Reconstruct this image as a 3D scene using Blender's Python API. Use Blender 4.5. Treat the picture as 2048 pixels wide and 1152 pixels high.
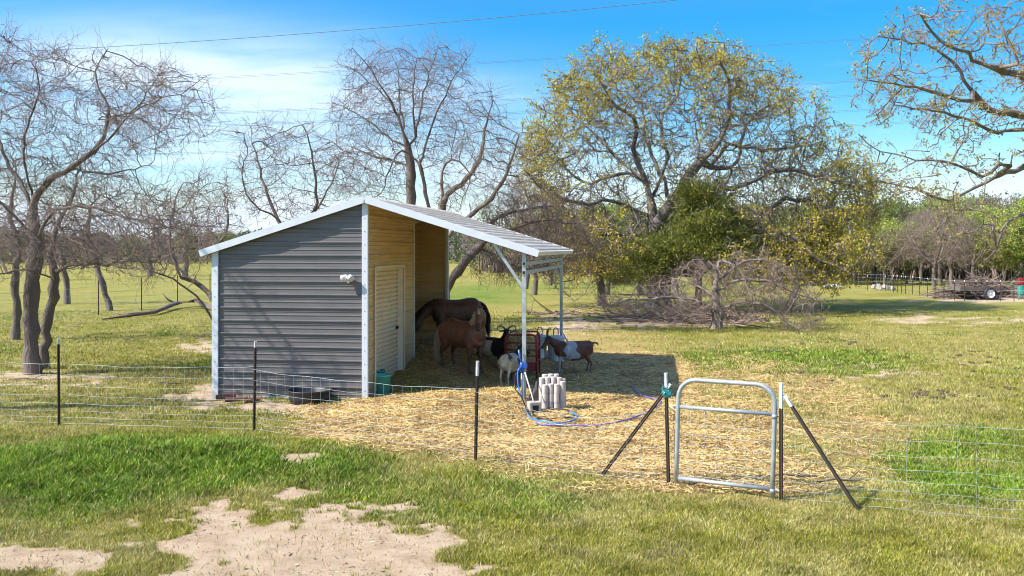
import bpy, bmesh, math, random
import numpy as np
from mathutils import Vector, Matrix

R = math.radians
C = bpy.context.scene.collection
for o in list(bpy.data.objects):
    bpy.data.objects.remove(o, do_unlink=True)

# ------------------------------------------------------------------ camera, sky, sun, exposure
CAM_H, FPX, HOR = 2.63, 1900.0, 497.0
cd = bpy.data.cameras.new('camera'); cam = bpy.data.objects.new('camera', cd); C.objects.link(cam)
cam.location = (0, 0, CAM_H); cam.rotation_euler = (R(90), 0, 0)
cd.sensor_width = 36.0; cd.lens = 36.0 * FPX / 2048.0
cd.shift_y = -(576 - HOR) / 2048.0
cd.clip_start = 0.1; cd.clip_end = 6000
bpy.context.scene.camera = cam

SUN_EL = 44.0
SUN_DX, SUN_DY = 1.0, 0.30            # ground direction in which shadows fall
az = math.atan2(-SUN_DX, -SUN_DY)     # azimuth of the sun, clockwise from +Y
sd = bpy.data.lights.new('sun', 'SUN'); sun = bpy.data.objects.new('sun', sd); C.objects.link(sun)
sd.energy = 5.0; sd.angle = R(0.5); sd.color = (1.0, 0.95, 0.86)
hv = Vector((SUN_DX, SUN_DY, 0)).normalized() * math.cos(R(SUN_EL))
ldir = Vector((hv.x, hv.y, -math.sin(R(SUN_EL))))
sun.rotation_euler = ldir.to_track_quat('-Z', 'Y').to_euler()
sun.location = (-30, -10, 30)

W = bpy.data.worlds.new('World'); bpy.context.scene.world = W; W.use_nodes = True
nt = W.node_tree; nt.nodes.clear()
def N(t, typ, **kw):
    n = t.nodes.new(typ)
    for k, v in kw.items(): setattr(n, k, v)
    return n
def math_node(t, op, a, b=None, c=None, clamp=False):
    n = N(t, 'ShaderNodeMath', operation=op); n.use_clamp = clamp
    for i, v in enumerate((a, b, c)):
        if v is None: continue
        if isinstance(v, (int, float)): n.inputs[i].default_value = v
        else: t.links.new(v, n.inputs[i])
    return n.outputs[0]
def ramp(t, fac, stops, interp='LINEAR'):
    n = N(t, 'ShaderNodeValToRGB'); n.color_ramp.interpolation = interp
    el = n.color_ramp.elements
    while len(el) < len(stops): el.new(0.5)
    for e, (p, c) in zip(el, stops):
        e.position = p; e.color = (c[0], c[1], c[2], 1) if not isinstance(c, (int, float)) else (c, c, c, 1)
    if fac is not None: t.links.new(fac, n.inputs[0])
    return n.outputs[0]
def mix(t, fac, a, b, blend='MIX'):
    n = N(t, 'ShaderNodeMix', data_type='RGBA', blend_type=blend)
    for s, v in ((n.inputs[0], fac), (n.inputs[6], a), (n.inputs[7], b)):
        if isinstance(v, (int, float)): s.default_value = v
        elif isinstance(v, tuple): s.default_value = (v[0], v[1], v[2], 1)
        else: t.links.new(v, s)
    return n.outputs[2]
sky = N(nt, 'ShaderNodeTexSky', sky_type='NISHITA'); sky.sun_disc = False
sky.sun_elevation = R(SUN_EL); sky.sun_rotation = az % (2 * math.pi); sky.air_density = 1.0; sky.dust_density = 0.4; sky.ozone_density = 3.0
tc = N(nt, 'ShaderNodeTexCoord'); sx = N(nt, 'ShaderNodeSeparateXYZ'); nt.links.new(tc.outputs['Generated'], sx.inputs[0])
dx, dy, dz = sx.outputs
tint = ramp(nt, dz, [(0.0, (1.08, 1.14, 1.12)), (0.06, (0.92, 1.04, 1.10)), (0.12, (0.52, 0.93, 1.13)), (0.17, (0.27, 0.82, 1.14)), (0.23, (0.14, 0.80, 1.16)), (0.5, (1.0, 1.2, 1.4)), (0.8, (1.7, 1.8, 2.0))])  # overhead stops brightened, out of view, to fill the shade
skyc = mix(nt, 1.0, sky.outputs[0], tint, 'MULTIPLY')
# clouds: a veil of cirrus seen along the sky dome, plus low puffs near the horizon
den = math_node(nt, 'ADD', dz, 0.12)
cx_ = math_node(nt, 'DIVIDE', dx, den); cy_ = math_node(nt, 'DIVIDE', dy, den)
cv = N(nt, 'ShaderNodeCombineXYZ'); nt.links.new(cx_, cv.inputs[0]); nt.links.new(cy_, cv.inputs[1])
mp = N(nt, 'ShaderNodeMapping'); mp.inputs['Rotation'].default_value = (0, 0, R(-14)); mp.inputs['Scale'].default_value = (0.8, 1.7, 1); nt.links.new(cv.outputs[0], mp.inputs[0])
cn = N(nt, 'ShaderNodeTexNoise'); cn.inputs['Scale'].default_value = 1.5; cn.inputs['Detail'].default_value = 9; cn.inputs['Roughness'].default_value = 0.55; cn.inputs['Distortion'].default_value = 0.5
nt.links.new(mp.outputs[0], cn.inputs[0])
# where the veil lies: elevation band falling off to the right
elb = math_node(nt, 'DIVIDE', dz, dy)     # tan elevation measured along +Y
azb = math_node(nt, 'DIVIDE', dx, dy)
def gauss(v, m, s):
    d = math_node(nt, 'SUBTRACT', v, m); d = math_node(nt, 'DIVIDE', d, s); d = math_node(nt, 'MULTIPLY', d, d)
    return math_node(nt, 'POWER', 2.718, math_node(nt, 'MULTIPLY', d, -1.0))
tilt = math_node(nt, 'ADD', elb, math_node(nt, 'MULTIPLY', azb, 0.10))
veil = math_node(nt, 'MULTIPLY', gauss(tilt, 0.148, 0.055), gauss(azb, -0.30, 0.26))
veil2 = math_node(nt, 'MULTIPLY', gauss(tilt, 0.075, 0.035), gauss(azb, -0.1, 0.7))
v = math_node(nt, 'ADD', math_node(nt, 'MULTIPLY', veil, 1.0), math_node(nt, 'MULTIPLY', veil2, 0.5))
nz = math_node(nt, 'MULTIPLY', math_node(nt, 'SUBTRACT', cn.outputs[0], 0.10), 2.3)
cl = math_node(nt, 'MULTIPLY', v, nz, clamp=True)
wisp = math_node(nt, 'MULTIPLY', math_node(nt, 'SUBTRACT', cn.outputs[0], 0.60), 2.0, clamp=True)
wisp = math_node(nt, 'MULTIPLY', wisp, gauss(elb, 0.10, 0.13))
cn2 = N(nt, 'ShaderNodeTexNoise'); cn2.inputs['Scale'].default_value = 7.0; cn2.inputs['Detail'].default_value = 8; cn2.inputs['Roughness'].default_value = 0.55
mp2 = N(nt, 'ShaderNodeMapping'); mp2.inputs['Scale'].default_value = (1, 1, 3.0); nt.links.new(tc.outputs['Generated'], mp2.inputs[0]); nt.links.new(mp2.outputs[0], cn2.inputs[0])
puff = math_node(nt, 'MULTIPLY', math_node(nt, 'SUBTRACT', math_node(nt, 'ADD', cn2.outputs[0], math_node(nt, 'MULTIPLY', gauss(elb, 0.03, 0.045), 0.22)), 0.60), 7.0, clamp=True)
puff = math_node(nt, 'MULTIPLY', puff, gauss(elb, 0.035, 0.055))
ct = math_node(nt, 'ADD', cl, wisp, clamp=True)
ct = math_node(nt, 'MAXIMUM', math_node(nt, 'MULTIPLY', ct, 0.86), math_node(nt, 'MULTIPLY', puff, 0.9))
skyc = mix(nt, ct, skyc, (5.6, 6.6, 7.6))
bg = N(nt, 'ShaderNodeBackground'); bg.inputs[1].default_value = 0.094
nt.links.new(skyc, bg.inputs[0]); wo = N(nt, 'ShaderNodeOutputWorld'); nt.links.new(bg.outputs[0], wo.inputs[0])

vs = bpy.context.scene.view_settings
vs.view_transform = 'Standard'; vs.look = 'None'; vs.gamma = 1.0; vs.use_curve_mapping = False; vs.exposure = 0.95
cy = bpy.context.scene.cycles
DENOISE = True
cy.max_bounces = 6; cy.diffuse_bounces = 4; cy.transparent_max_bounces = 8; cy.caustics_reflective = False; cy.caustics_refractive = False
cy.pixel_filter_type = 'BLACKMAN_HARRIS'; cy.filter_width = 1.05; cy.use_denoising = DENOISE; cy.denoising_input_passes = 'RGB_ALBEDO_NORMAL'; cy.denoising_prefilter = 'ACCURATE'

# ------------------------------------------------------------------ helpers
def P(px, py, Y):                      # world point seen at photo pixel (px, py), Y metres ahead
    return Vector(((px - 1024) / FPX * Y, Y, CAM_H - (py - HOR) / FPX * Y))
def G(px, py, z=0.0):                  # point on level ground of height z seen at that pixel
    Y = (CAM_H - z) * FPX / (py - HOR); return Vector(((px - 1024) / FPX * Y, Y, z))

def tag(o, label=None, cat=None, group=None, kind=None):
    if label: o['label'] = label
    if cat: o['category'] = cat
    if group: o['group'] = group
    if kind: o['kind'] = kind
    return o
def thing(name, label, cat, loc=(0, 0, 0), rz=0.0, group=None):
    o = bpy.data.objects.new(name, None); C.objects.link(o); o.empty_display_size = 0.2
    o.location = loc; o.rotation_euler = (0, 0, rz)
    return tag(o, label, cat, group)
def link(name, me, mat, parent=None):
    o = bpy.data.objects.new(name, me); C.objects.link(o)
    if mat is not None: me.materials.append(mat)
    if parent is not None: o.parent = parent
    return o
def mesh_np(name, V, F, mat, parent=None, col=None, smooth=False, attrs=None):
    me = bpy.data.meshes.new(name); V = np.ascontiguousarray(V, dtype=np.float32); F = np.ascontiguousarray(F, dtype=np.int32)
    m, k = F.shape
    me.vertices.add(len(V)); me.vertices.foreach_set('co', V.ravel())
    me.loops.add(m * k); me.loops.foreach_set('vertex_index', F.ravel())
    me.polygons.add(m); me.polygons.foreach_set('loop_start', np.arange(0, m * k, k, dtype=np.int32))
    if smooth: me.polygons.foreach_set('use_smooth', np.ones(m, dtype=bool))
    if col is not None:
        a = me.color_attributes.new('Col', 'FLOAT_COLOR', 'POINT')
        c4 = np.ones((len(V), 4), dtype=np.float32); c4[:, :3] = col; a.data.foreach_set('color', c4.ravel())
    for nm, arr in (attrs or {}).items():
        a = me.attributes.new(nm, 'FLOAT', 'POINT'); a.data.foreach_set('value', np.ascontiguousarray(arr, dtype=np.float32))
    me.update(calc_edges=True)
    return link(name, me, mat, parent)

class MB:
    def __init__(s): s.v = []; s.f = []; s.sm = []
    def add(s, vs_, fs, smooth=False):
        b = len(s.v); s.v += [tuple(p) for p in vs_]
        for f in fs: s.f.append(tuple(b + i for i in f)); s.sm.append(smooth)
        return s
    def box(s, c, size, M=None, bev=0.0):
        hx, hy, hz = (d / 2 for d in size); c = Vector(c)
        if bev <= 0:
            pts = [Vector((x, y, z)) for z in (-hz, hz) for y in (-hy, hy) for x in (-hx, hx)]
            fs = [(0, 2, 3, 1), (4, 5, 7, 6), (0, 1, 5, 4), (2, 6, 7, 3), (0, 4, 6, 2), (1, 3, 7, 5)]
            pts = [(M @ p if M else p) + c for p in pts]; return s.add(pts, fs)
        bm = bmesh.new(); bmesh.ops.create_cube(bm, size=1.0)
        for v in bm.verts: v.co = Vector((v.co.x * hx * 2, v.co.y * hy * 2, v.co.z * hz * 2))
        bmesh.ops.bevel(bm, geom=bm.edges[:], offset=bev, segments=2, affect='EDGES')
        bm.verts.index_update()
        pts = [(M @ v.co if M else v.co) + c for v in bm.verts]; fs = [[v.index for v in f.verts] for f in bm.faces]; bm.free()
        return s.add(pts, fs)
    def tube(s, pts, r, n=8, cap=True, sq=False, closed=False):
        pts = [Vector(p) for p in pts]; m = len(pts)
        rr = r if isinstance(r, (list, tuple)) else [r] * m
        vs_ = []; prev = None
        for i, p in enumerate(pts):
            a = pts[(i - 1) % m] if (i > 0 or closed) else p; b = pts[(i + 1) % m] if (i < m - 1 or closed) else p
            t = (b - a).normalized()
            if prev is None:
                up = Vector((0, 0, 1)) if abs(t.z) < 0.9 else Vector((0, 1, 0)); x = t.cross(up).normalized()
            else:
                x = (prev - t * prev.dot(t)); x = x.normalized() if x.length > 1e-6 else t.orthogonal().normalized()
            y = x.cross(t); prev = x
            off = math.pi / 4 if sq else 0
            for k in range(n):
                q = 2 * math.pi * k / n + off; vs_.append(p + (x * math.cos(q) + y * math.sin(q)) * rr[i])
        fs = []
        for i in range(m if closed else m - 1):
            j = (i + 1) % m
            for k in range(n): fs.append((i * n + k, i * n + (k + 1) % n, j * n + (k + 1) % n, j * n + k))
        if cap and not closed: fs.append(tuple(range(n - 1, -1, -1))); fs.append(tuple((m - 1) * n + k for k in range(n)))
        return s.add(vs_, fs, smooth=not sq)
    def lathe(s, prof, c=(0, 0, 0), n=24, cap0=True, cap1=True):
        c = Vector(c); vs_ = []; m = len(prof)
        for (r, z) in prof:
            for k in range(n): q = 2 * math.pi * k / n; vs_.append(c + Vector((r * math.cos(q), r * math.sin(q), z)))
        fs = [(i * n + k, i * n + (k + 1) % n, (i + 1) * n + (k + 1) % n, (i + 1) * n + k) for i in range(m - 1) for k in range(n)]
        if cap0: fs.append(tuple(range(n - 1, -1, -1)))
        if cap1: fs.append(tuple((m - 1) * n + k for k in range(n)))
        return s.add(vs_, fs, smooth=True)
    def build(s, name, mat, parent=None):
        me = bpy.data.meshes.new(name); me.from_pydata([tuple(p) for p in s.v], [], s.f)
        me.polygons.foreach_set('use_smooth', s.sm); me.update()
        return link(name, me, mat, parent)

# value noise for layout masks
def _h(ix, iy, seed):
    n = (ix.astype(np.int64) * 374761393 + iy.astype(np.int64) * 668265263 + seed * 144665) & 0xffffffff
    n = ((n ^ (n >> 13)) * 1274126177) & 0xffffffff
    return ((n ^ (n >> 16)) & 0xffff) / 65535.0
def vnoise(x, y, seed=0):
    ix = np.floor(x); iy = np.floor(y); fx = x - ix; fy = y - iy; fx = fx * fx * (3 - 2 * fx); fy = fy * fy * (3 - 2 * fy)
    a = _h(ix, iy, seed); b = _h(ix + 1, iy, seed); c = _h(ix, iy + 1, seed); d = _h(ix + 1, iy + 1, seed)
    return (a * (1 - fx) + b * fx) * (1 - fy) + (c * (1 - fx) + d * fx) * fy
def fbm(x, y, seed=0, oct=4):
    s = 0; a = 0.5; t = 0
    for i in range(oct): s = s + a * vnoise(x * 2 ** i + 17.3 * i, y * 2 ** i + 5.1 * i, seed + i); t += a; a *= 0.5
    return s / t
def sstep(x, a, b):
    t = np.clip((x - a) / (b - a), 0, 1); return t * t * (3 - 2 * t)

# ------------------------------------------------------------------ materials
def mat(name, col, rough=0.6, metal=0.0, var=0.0, vscale=3.0, bump=0.0, bscale=30.0, vcol=False, spec=0.5, stretch=None, translucent=0.0, col2=None):
    m = bpy.data.materials.new(name); m.use_nodes = True; t = m.node_tree; b = t.nodes['Principled BSDF']
    b.inputs['Roughness'].default_value = rough; b.inputs['Metallic'].default_value = metal; b.inputs['Specular IOR Level'].default_value = spec
    c = None
    co = N(t, 'ShaderNodeTexCoord'); src = co.outputs['Object']
    if stretch:
        mpn = N(t, 'ShaderNodeMapping'); mpn.inputs['Scale'].default_value = stretch; t.links.new(src, mpn.inputs[0]); src = mpn.outputs[0]
    if vcol:
        a = N(t, 'ShaderNodeAttribute'); a.attribute_name = 'Col'; c = a.outputs['Color']
    if var > 0 or col2:
        n = N(t, 'ShaderNodeTexNoise'); n.inputs['Scale'].default_value = vscale; n.inputs['Detail'].default_value = 6; n.inputs['Roughness'].default_value = 0.6; t.links.new(src, n.inputs[0])
        f = ramp(t, n.outputs[0], [(0.32, 0.0), (0.68, 1.0)])
        base = c if c is not None else (col[0], col[1], col[2])
        if col2: c = mix(t, f, base, tuple(col2))
        else:
            lo = mix(t, 1.0, base, (1 - var,) * 3, 'MULTIPLY'); hi = mix(t, 1.0, base, (1 + var,) * 3, 'MULTIPLY'); c = mix(t, f, lo, hi)
    if c is not None: t.links.new(c, b.inputs['Base Color'])
    else: b.inputs['Base Color'].default_value = (col[0], col[1], col[2], 1)
    if bump > 0:
        n = N(t, 'ShaderNodeTexNoise'); n.inputs['Scale'].default_value = bscale; n.inputs['Detail'].default_value = 5; t.links.new(src, n.inputs[0])
        bp = N(t, 'ShaderNodeBump'); bp.inputs['Strength'].default_value = 1.0; bp.inputs['Distance'].default_value = bump; t.links.new(n.outputs[0], bp.inputs['Height']); t.links.new(bp.outputs[0], b.inputs['Normal'])
    if translucent > 0:
        tr = N(t, 'ShaderNodeBsdfTranslucent'); ms = N(t, 'ShaderNodeMixShader'); ms.inputs[0].default_value = translucent
        if c is not None: t.links.new(c, tr.inputs[0])
        else: tr.inputs[0].default_value = (col[0], col[1], col[2], 1)
        out = [n for n in t.nodes if n.type == 'OUTPUT_MATERIAL'][0]
        t.links.new(b.outputs[0], ms.inputs[1]); t.links.new(tr.outputs[0], ms.inputs[2]); t.links.new(ms.outputs[0], out.inputs[0])
    return m
M = {}
M['siding'] = mat('grey_siding', (0.135, 0.124, 0.126), 0.42, 0.0, 0.14, 1.3, 0.0, stretch=(1, 1, 6))
M['tan'] = mat('tan_bounce_siding', (0.58, 0.42, 0.21), 0.5, 0.0, 0.14, 1.5, stretch=(1, 1, 5))  # tan deepened so the colour carries golden bounce from the straw
M['roof'] = mat('roof_sheet', (0.70, 0.60, 0.50), 0.45, 0.0, 0.12, 1.2)
M['trim'] = mat('white_trim', (0.56, 0.59, 0.63), 0.4, 0.0, 0.06, 4.0)
M['tantrim'] = mat('cream_trim', (0.72, 0.64, 0.50), 0.45, 0.0, 0.08, 5.0)
M['door'] = mat('roll_door', (0.72, 0.60, 0.42), 0.45, 0.0, 0.08, 2.0)
M['galv'] = mat('galvanised_steel', (0.42, 0.45, 0.47), 0.42, 0.5, 0.22, 9.0)
M['black'] = mat('black_and_hole_shade', (0.01, 0.01, 0.01), 0.8)  # black of screws and handle; also paints the shade inside holes
M['wire'] = mat('fence_wire', (0.36, 0.43, 0.41), 0.45, 0.3, 0.2, 3)
M['post'] = mat('post_green_rust', (0.035, 0.035, 0.025), 0.6, 0.0, 0.3, 8, col2=(0.085, 0.045, 0.028))
M['tip'] = mat('post_tip_white', (0.62, 0.62, 0.62), 0.6, 0.0, 0.2, 12)
M['bark'] = mat('bark_grey_brown', (0.085, 0.060, 0.048), 0.9, 0.0, 0, 3.0, 0.03, 26.0, stretch=(1, 1, .25), col2=(0.21, 0.165, 0.14))
M['twig'] = mat('twig_bark', (0.20, 0.145, 0.118), 0.8, 0.0, 0.3, 1.2)
M['oakbark'] = mat('oak_bark', (0.085, 0.065, 0.055), 0.9, 0.0, 0, 2.0, 0.05, 10.0, stretch=(1, 1, .3), col2=(0.27, 0.235, 0.21))
M['oaktwig'] = mat('oak_twig', (0.14, 0.105, 0.085), 0.85, 0.0, 0.3, 1.0)
M['deadbark'] = mat('dead_bark', (0.12, 0.09, 0.072), 0.9, 0.0, 0, 2.2, 0.03, 16.0, col2=(0.33, 0.27, 0.235))
M['budbark'] = mat('sunlit_pale_bark', (0.11, 0.080, 0.062), 0.9, 0.0, 0, 3.0, 0.03, 16.0, stretch=(1, 1, .5), col2=(0.27, 0.215, 0.18))  # second tone puts the pale of sunlit bark into the colour
M['budtwig'] = mat('brown_twig', (0.22, 0.16, 0.12), 0.85, 0.0, 0.3, 1.0)
M['deadtwig'] = mat('dead_twig', (0.19, 0.135, 0.105), 0.85, 0.0, 0.35, 1.0)
M['leaf'] = mat('leaf', (0.3, 0.3, 0.05), 0.6, vcol=True, translucent=0.35)
M['grass'] = mat('grass_blades', (0.2, 0.25, 0.05), 0.65, vcol=True, translucent=0.25, spec=0.25)
M['straw'] = mat('straw_stems', (0.6, 0.45, 0.2), 0.6, vcol=True, spec=0.3)
M['fur'] = mat('fur', (0.1, 0.05, 0.03), 0.55, vcol=True, bump=0.006, bscale=70, stretch=(1, 1, .4), var=0.25, vscale=14)
M['hair'] = mat('hair', (0.3, 0.2, 0.1), 0.6, vcol=True, bump=0.004, bscale=60)
M['horn'] = mat('horn', (0.20, 0.16, 0.12), 0.5, 0, 0.25, 30)
M['eye'] = mat('eye_dark', (0.01, 0.008, 0.006), 0.15)
M['red'] = mat('red_paint', (0.24, 0.025, 0.025), 0.45, 0.0, 0.3, 8)
M['hay'] = mat('hay', (0.45, 0.33, 0.13), 0.7, vcol=True)
M['teal'] = mat('teal_plastic', (0.12, 0.47, 0.36), 0.4, 0, 0.12, 5)
M['teal_dark'] = mat('teal_plastic_dark', (0.04, 0.27, 0.22), 0.4, 0, 0.2, 5)
M['rubber'] = mat('black_rubber', (0.018, 0.018, 0.022), 0.55, 0, 0.3, 6)
M['rust'] = mat('rusty_pipe', (0.20, 0.075, 0.045), 0.8, 0, 0.35, 14)
M['plastic'] = mat('white_plastic', (0.72, 0.72, 0.70), 0.35)
M['lens'] = mat('lamp_lens', (0.45, 0.47, 0.48), 0.15)
M['blue'] = mat('blue_hose', (0.03, 0.20, 0.55), 0.35)
M['bluecast'] = mat('blue_cast', (0.03, 0.10, 0.42), 0.4)
M['violet'] = mat('violet_blue_hose', (0.10, 0.10, 0.42), 0.45)
M['blackhose'] = mat('black_hose', (0.025, 0.02, 0.02), 0.4)
M['concrete'] = mat('pale_concrete', (0.50, 0.43, 0.38), 0.85, 0, 0.18, 9, 0.004, 40)
M['block'] = mat('concrete_block', (0.42, 0.37, 0.31), 0.9, 0, 0.2, 8, 0.006, 40)
M['stone'] = mat('dark_stone', (0.12, 0.10, 0.09), 0.9, 0, 0.3, 8, 0.01, 25)
M['pvc'] = mat('grey_pipe', (0.50, 0.46, 0.41), 0.5, 0, 0.15, 9)
M['ribcan'] = mat('ribbed_can', (0.55, 0.57, 0.58), 0.4, 0.35, 0.15, 7)
M['dung'] = mat('dung', (0.10, 0.065, 0.04), 0.9, 0, 0.4, 20, 0.02, 30)
M['rope'] = mat('teal_rope', (0.03, 0.30, 0.30), 0.7)
M['cord'] = mat('pale_rope', (0.55, 0.45, 0.38), 0.8)
M['chain'] = mat('rusty_chain', (0.16, 0.09, 0.06), 0.6, 0.4, 0.3, 30)
M['cable'] = mat('cable', (0.13, 0.15, 0.17), 0.6)
M['orange'] = mat('orange_paint', (0.55, 0.09, 0.02), 0.5, 0, 0.2, 3)
M['tarp'] = mat('white_tarp', (0.68, 0.70, 0.75), 0.6, 0, 0.15, 3)
M['label'] = mat('label_white', (0.6, 0.6, 0.58), 0.5)

def splash(m, col, zmax):
    t = m.node_tree; b = t.nodes['Principled BSDF']; src = b.inputs['Base Color'].links[0].from_socket
    co = N(t, 'ShaderNodeTexCoord'); sp = N(t, 'ShaderNodeSeparateXYZ'); t.links.new(co.outputs['Object'], sp.inputs[0])
    n = N(t, 'ShaderNodeTexNoise'); n.inputs['Scale'].default_value = 5.0; n.inputs['Detail'].default_value = 8; n.inputs['Roughness'].default_value = .7; t.links.new(co.outputs['Object'], n.inputs[0])
    f = math_node(t, 'SUBTRACT', math_node(t, 'MULTIPLY', n.outputs[0], 2 * zmax), sp.outputs[2]); f = math_node(t, 'MULTIPLY', f, 2.2, clamp=True)
    t.links.new(mix(t, math_node(t, 'MULTIPLY', f, .65), src, col), b.inputs['Base Color'])
splash(M['siding'], (.30, .22, .14), .30); splash(M['trim'], (.42, .33, .22), .25); splash(M['tan'], (.22, .15, .08), .55); splash(M['door'], (.36, .28, .17), .40)

# ------------------------------------------------------------------ the shed frame (used for terrain too)
SB = Vector((-2.512, 16.40, 0.0)); TH = math.atan2(-0.1505, 1.0)
ct_, st_ = math.cos(TH), math.sin(TH)          # local x axis = (ct, st); local y axis = (-st, ct)
def SL(s, l, z=0.0): return Vector((SB.x + s * ct_ - l * st_, SB.y + s * st_ + l * ct_, z))

def height(x, y):
    x = np.asarray(x, dtype=float); y = np.asarray(y, dtype=float)
    s = (x - SB.x) * ct_ + (y - SB.y) * st_; l = -(x - SB.x) * st_ + (y - SB.y) * ct_
    bed = 0.44 * sstep(l, 0.7, 4.0) * (1 - sstep(l, 6.5, 9.0)) * (1 - sstep(np.abs(s + 0.3), 0.9, 3.4))
    def g(cx, cy_, sx_, sy_, a): return a * np.exp(-((x - cx) / sx_) ** 2 - ((y - cy_) / sy_) ** 2)
    h = bed + g(-1.0, 16.1, 1.2, 0.6, .17) + g(-0.15, 16.9, .6, .5, .10) + g(-1.3, 14.7, 1.5, 0.8, .12) + g(-3.6, 11.9, 2.6, 1.0, .16) + g(-6.4, 10.8, 1.6, 1.0, .10)
    near = np.exp(-((y - 14) / 22.0) ** 2)
    h = h + g(0.5, 14.8, 4.2, 3.2, 1.0) * (.07 * (fbm(x * 1.6, y * 1.6, 15, 3) - .5) + .05 * (fbm(x * 5.5, y * 5.5, 17, 2) - .5))
    h = h + near * (0.05 * (fbm(x * .7, y * .7, 3) - .5) + 0.035 * (fbm(x * 3.1, y * 3.1, 9) - .5))
    h = h + sstep(y, 30, 80) * 0.25 * (fbm(x * .05, y * .05, 5, 2) - .5)
    return h
def gz(x, y): return float(height(x, y))
def on(px, py):                        # ground point of the real terrain seen at a pixel
    p = G(px, py)
    for _ in range(6): p = G(px, py, gz(p.x, p.y))
    return p

def blobs(px, py, L, a0=.6, a1=1.35):
    w = np.zeros_like(px)
    for (cx, cy0, rx, ry, a) in L:
        d = np.sqrt(((px - cx) / rx) ** 2 + ((py - cy0) / ry) ** 2); w = np.maximum(w, a * (1 - sstep(d, a0, a1)))
    return w
def masks(x, y):
    yy = np.maximum(y, 3.0); px = 1024 + FPX * x / yy; py = HOR + CAM_H * FPX / yy
    n1 = fbm(x * 1.3, y * 1.3, 21); n2 = fbm(x * 5, y * 5, 33); n3 = fbm(x * .45, y * .45, 41)
    straw = blobs(px, py, [(860, 850, 250, 62, 1.1), (1120, 860, 270, 80, 1.05), (1230, 770, 170, 75, 1.0), (1040, 745, 250, 62, 1.1), (860, 705, 95, 60, 1.2),
                           (1330, 890, 230, 80, .85), (700, 835, 110, 30, .9), (1500, 850, 280, 130, .46), (1450, 955, 300, 50, .42), (1150, 690, 200, 40, .5)])
    straw = np.clip(straw + (n1 - .5) * .9 * (straw > .01) + (n2 - .5) * .5 * (straw > .01), 0, 1)
    dirt = blobs(px, py, [(540, 1120, 270, 72, 1.2), (450, 1050, 120, 34, 1.0), (770, 1100, 110, 40, .62), (90, 1118, 190, 26, 1.0), (730, 1035, 90, 26, .62), (720, 1075, 120, 26, .7), (860, 1146, 170, 16, .8), (280, 908, 66, 12, .85),
                          (590, 930, 45, 8, .6), (600, 990, 40, 9, .6), (420, 795, 60, 18, .7), (560, 815, 90, 10, .8), (400, 690, 40, 14, .5), (1140, 645, 60, 18, .55),
                          (1850, 642, 80, 9, .55), (1980, 640, 60, 8, .4), (40, 755, 120, 16, .5), (1350, 642, 160, 14, .6), (1950, 598, 110, 6, .5), (1750, 735, 120, 14, .3)], .35, 1.75)
    isl = blobs(px, py, [(285, 1125, 90, 34, 1.2), (520, 1035, 26, 18, .8), (640, 1075, 30, 10, .8)])
    dirt = np.clip(dirt * 1.25 - isl * .9 + ((n1 - .5) * 1.5 + (n2 - .5) * 1.5 + (fbm(x * 2.4, y * 3.6, 88, 3) - .5) * 1.1) * (dirt > .02), 0, 1)
    dirt = sstep(dirt + (fbm(x * 12, y * 12, 91, 3) - .5) * .95, .32, .72)
    lush = blobs(px, py, [(310, 930, 250, 60, 1.0), (120, 960, 200, 60, .8), (600, 940, 160, 40, .40), (1580, 725, 260, 30, .7), (1950, 930, 180, 80, .65), (1250, 570, 300, 10, .4), (950, 590, 120, 20, .7), (100, 1000, 200, 40, .4), (900, 1000, 300, 50, .35)])
    lush = np.clip(lush * (.0 + 1.75 * n1) + .30 * sstep(n3, .58, .72), 0, 1) * (1 - straw)
    dryz = blobs(px, py, [(1500, 860, 460, 150, .95), (1850, 690, 300, 40, .4), (200, 790, 300, 60, .35), (1050, 640, 200, 60, .3), (1500, 980, 350, 60, .35)])
    dry = np.clip(.40 + sstep(n3, .35, .65) * .35 + (n1 - .5) * 1.5 + dryz, 0, 1)
    return straw, dirt, lush, dry

# ------------------------------------------------------------------ ground sheet
def axis(a, b, step, lo, hi, grow=1.09):
    mid = list(np.arange(a, b, step)); L = []; p = a; d = step
    while p > lo: d *= grow; p -= d; L.append(p)
    Rr = []; p = mid[-1]; d = step
    while p < hi: d *= grow; p += d; Rr.append(p)
    return np.array(L[::-1] + mid + Rr)
gx = axis(-9, 9, 0.075, -1800, 1800, 1.07); gy = axis(7, 25, 0.075, -60, 3500, 1.05)
XX, YY = np.meshgrid(gx, gy); nx_, ny_ = len(gx), len(gy)
ZZ = height(XX, YY); st, di, lu, dr = masks(XX, YY)
far = YY > 2000
V = np.stack([XX.ravel(), YY.ravel(), ZZ.ravel()], 1)
idx = np.arange(nx_ * ny_).reshape(ny_, nx_)
F = np.stack([idx[:-1, :-1].ravel(), idx[:-1, 1:].ravel(), idx[1:, 1:].ravel(), idx[1:, :-1].ravel()], 1)
gm = bpy.data.materials.new('ground'); gm.use_nodes = True; t = gm.node_tree; pb = t.nodes['Principled BSDF']; pb.inputs['Roughness'].default_value = 0.9; pb.inputs['Specular IOR Level'].default_value = 0.15
co = N(t, 'ShaderNodeTexCoord').outputs['Object']
def tn(scale, det=6, rough=.6, dist=0):
    n = N(t, 'ShaderNodeTexNoise'); n.inputs['Scale'].default_value = scale; n.inputs['Detail'].default_value = det; n.inputs['Roughness'].default_value = rough; n.inputs['Distortion'].default_value = dist; t.links.new(co, n.inputs[0]); return n.outputs[0]
def at(nm): a = N(t, 'ShaderNodeAttribute'); a.attribute_name = nm; return a.outputs['Fac']
nf = tn(34, 8, .75); nm_ = tn(3.2, 7, .65); nl = tn(.35, 6, .6); nff = tn(110, 4, .7)
dryc = ramp(t, nf, [(.30, (.16, .13, .035)), (.5, (.35, .29, .085)), (.70, (.52, .43, .18))])
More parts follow.
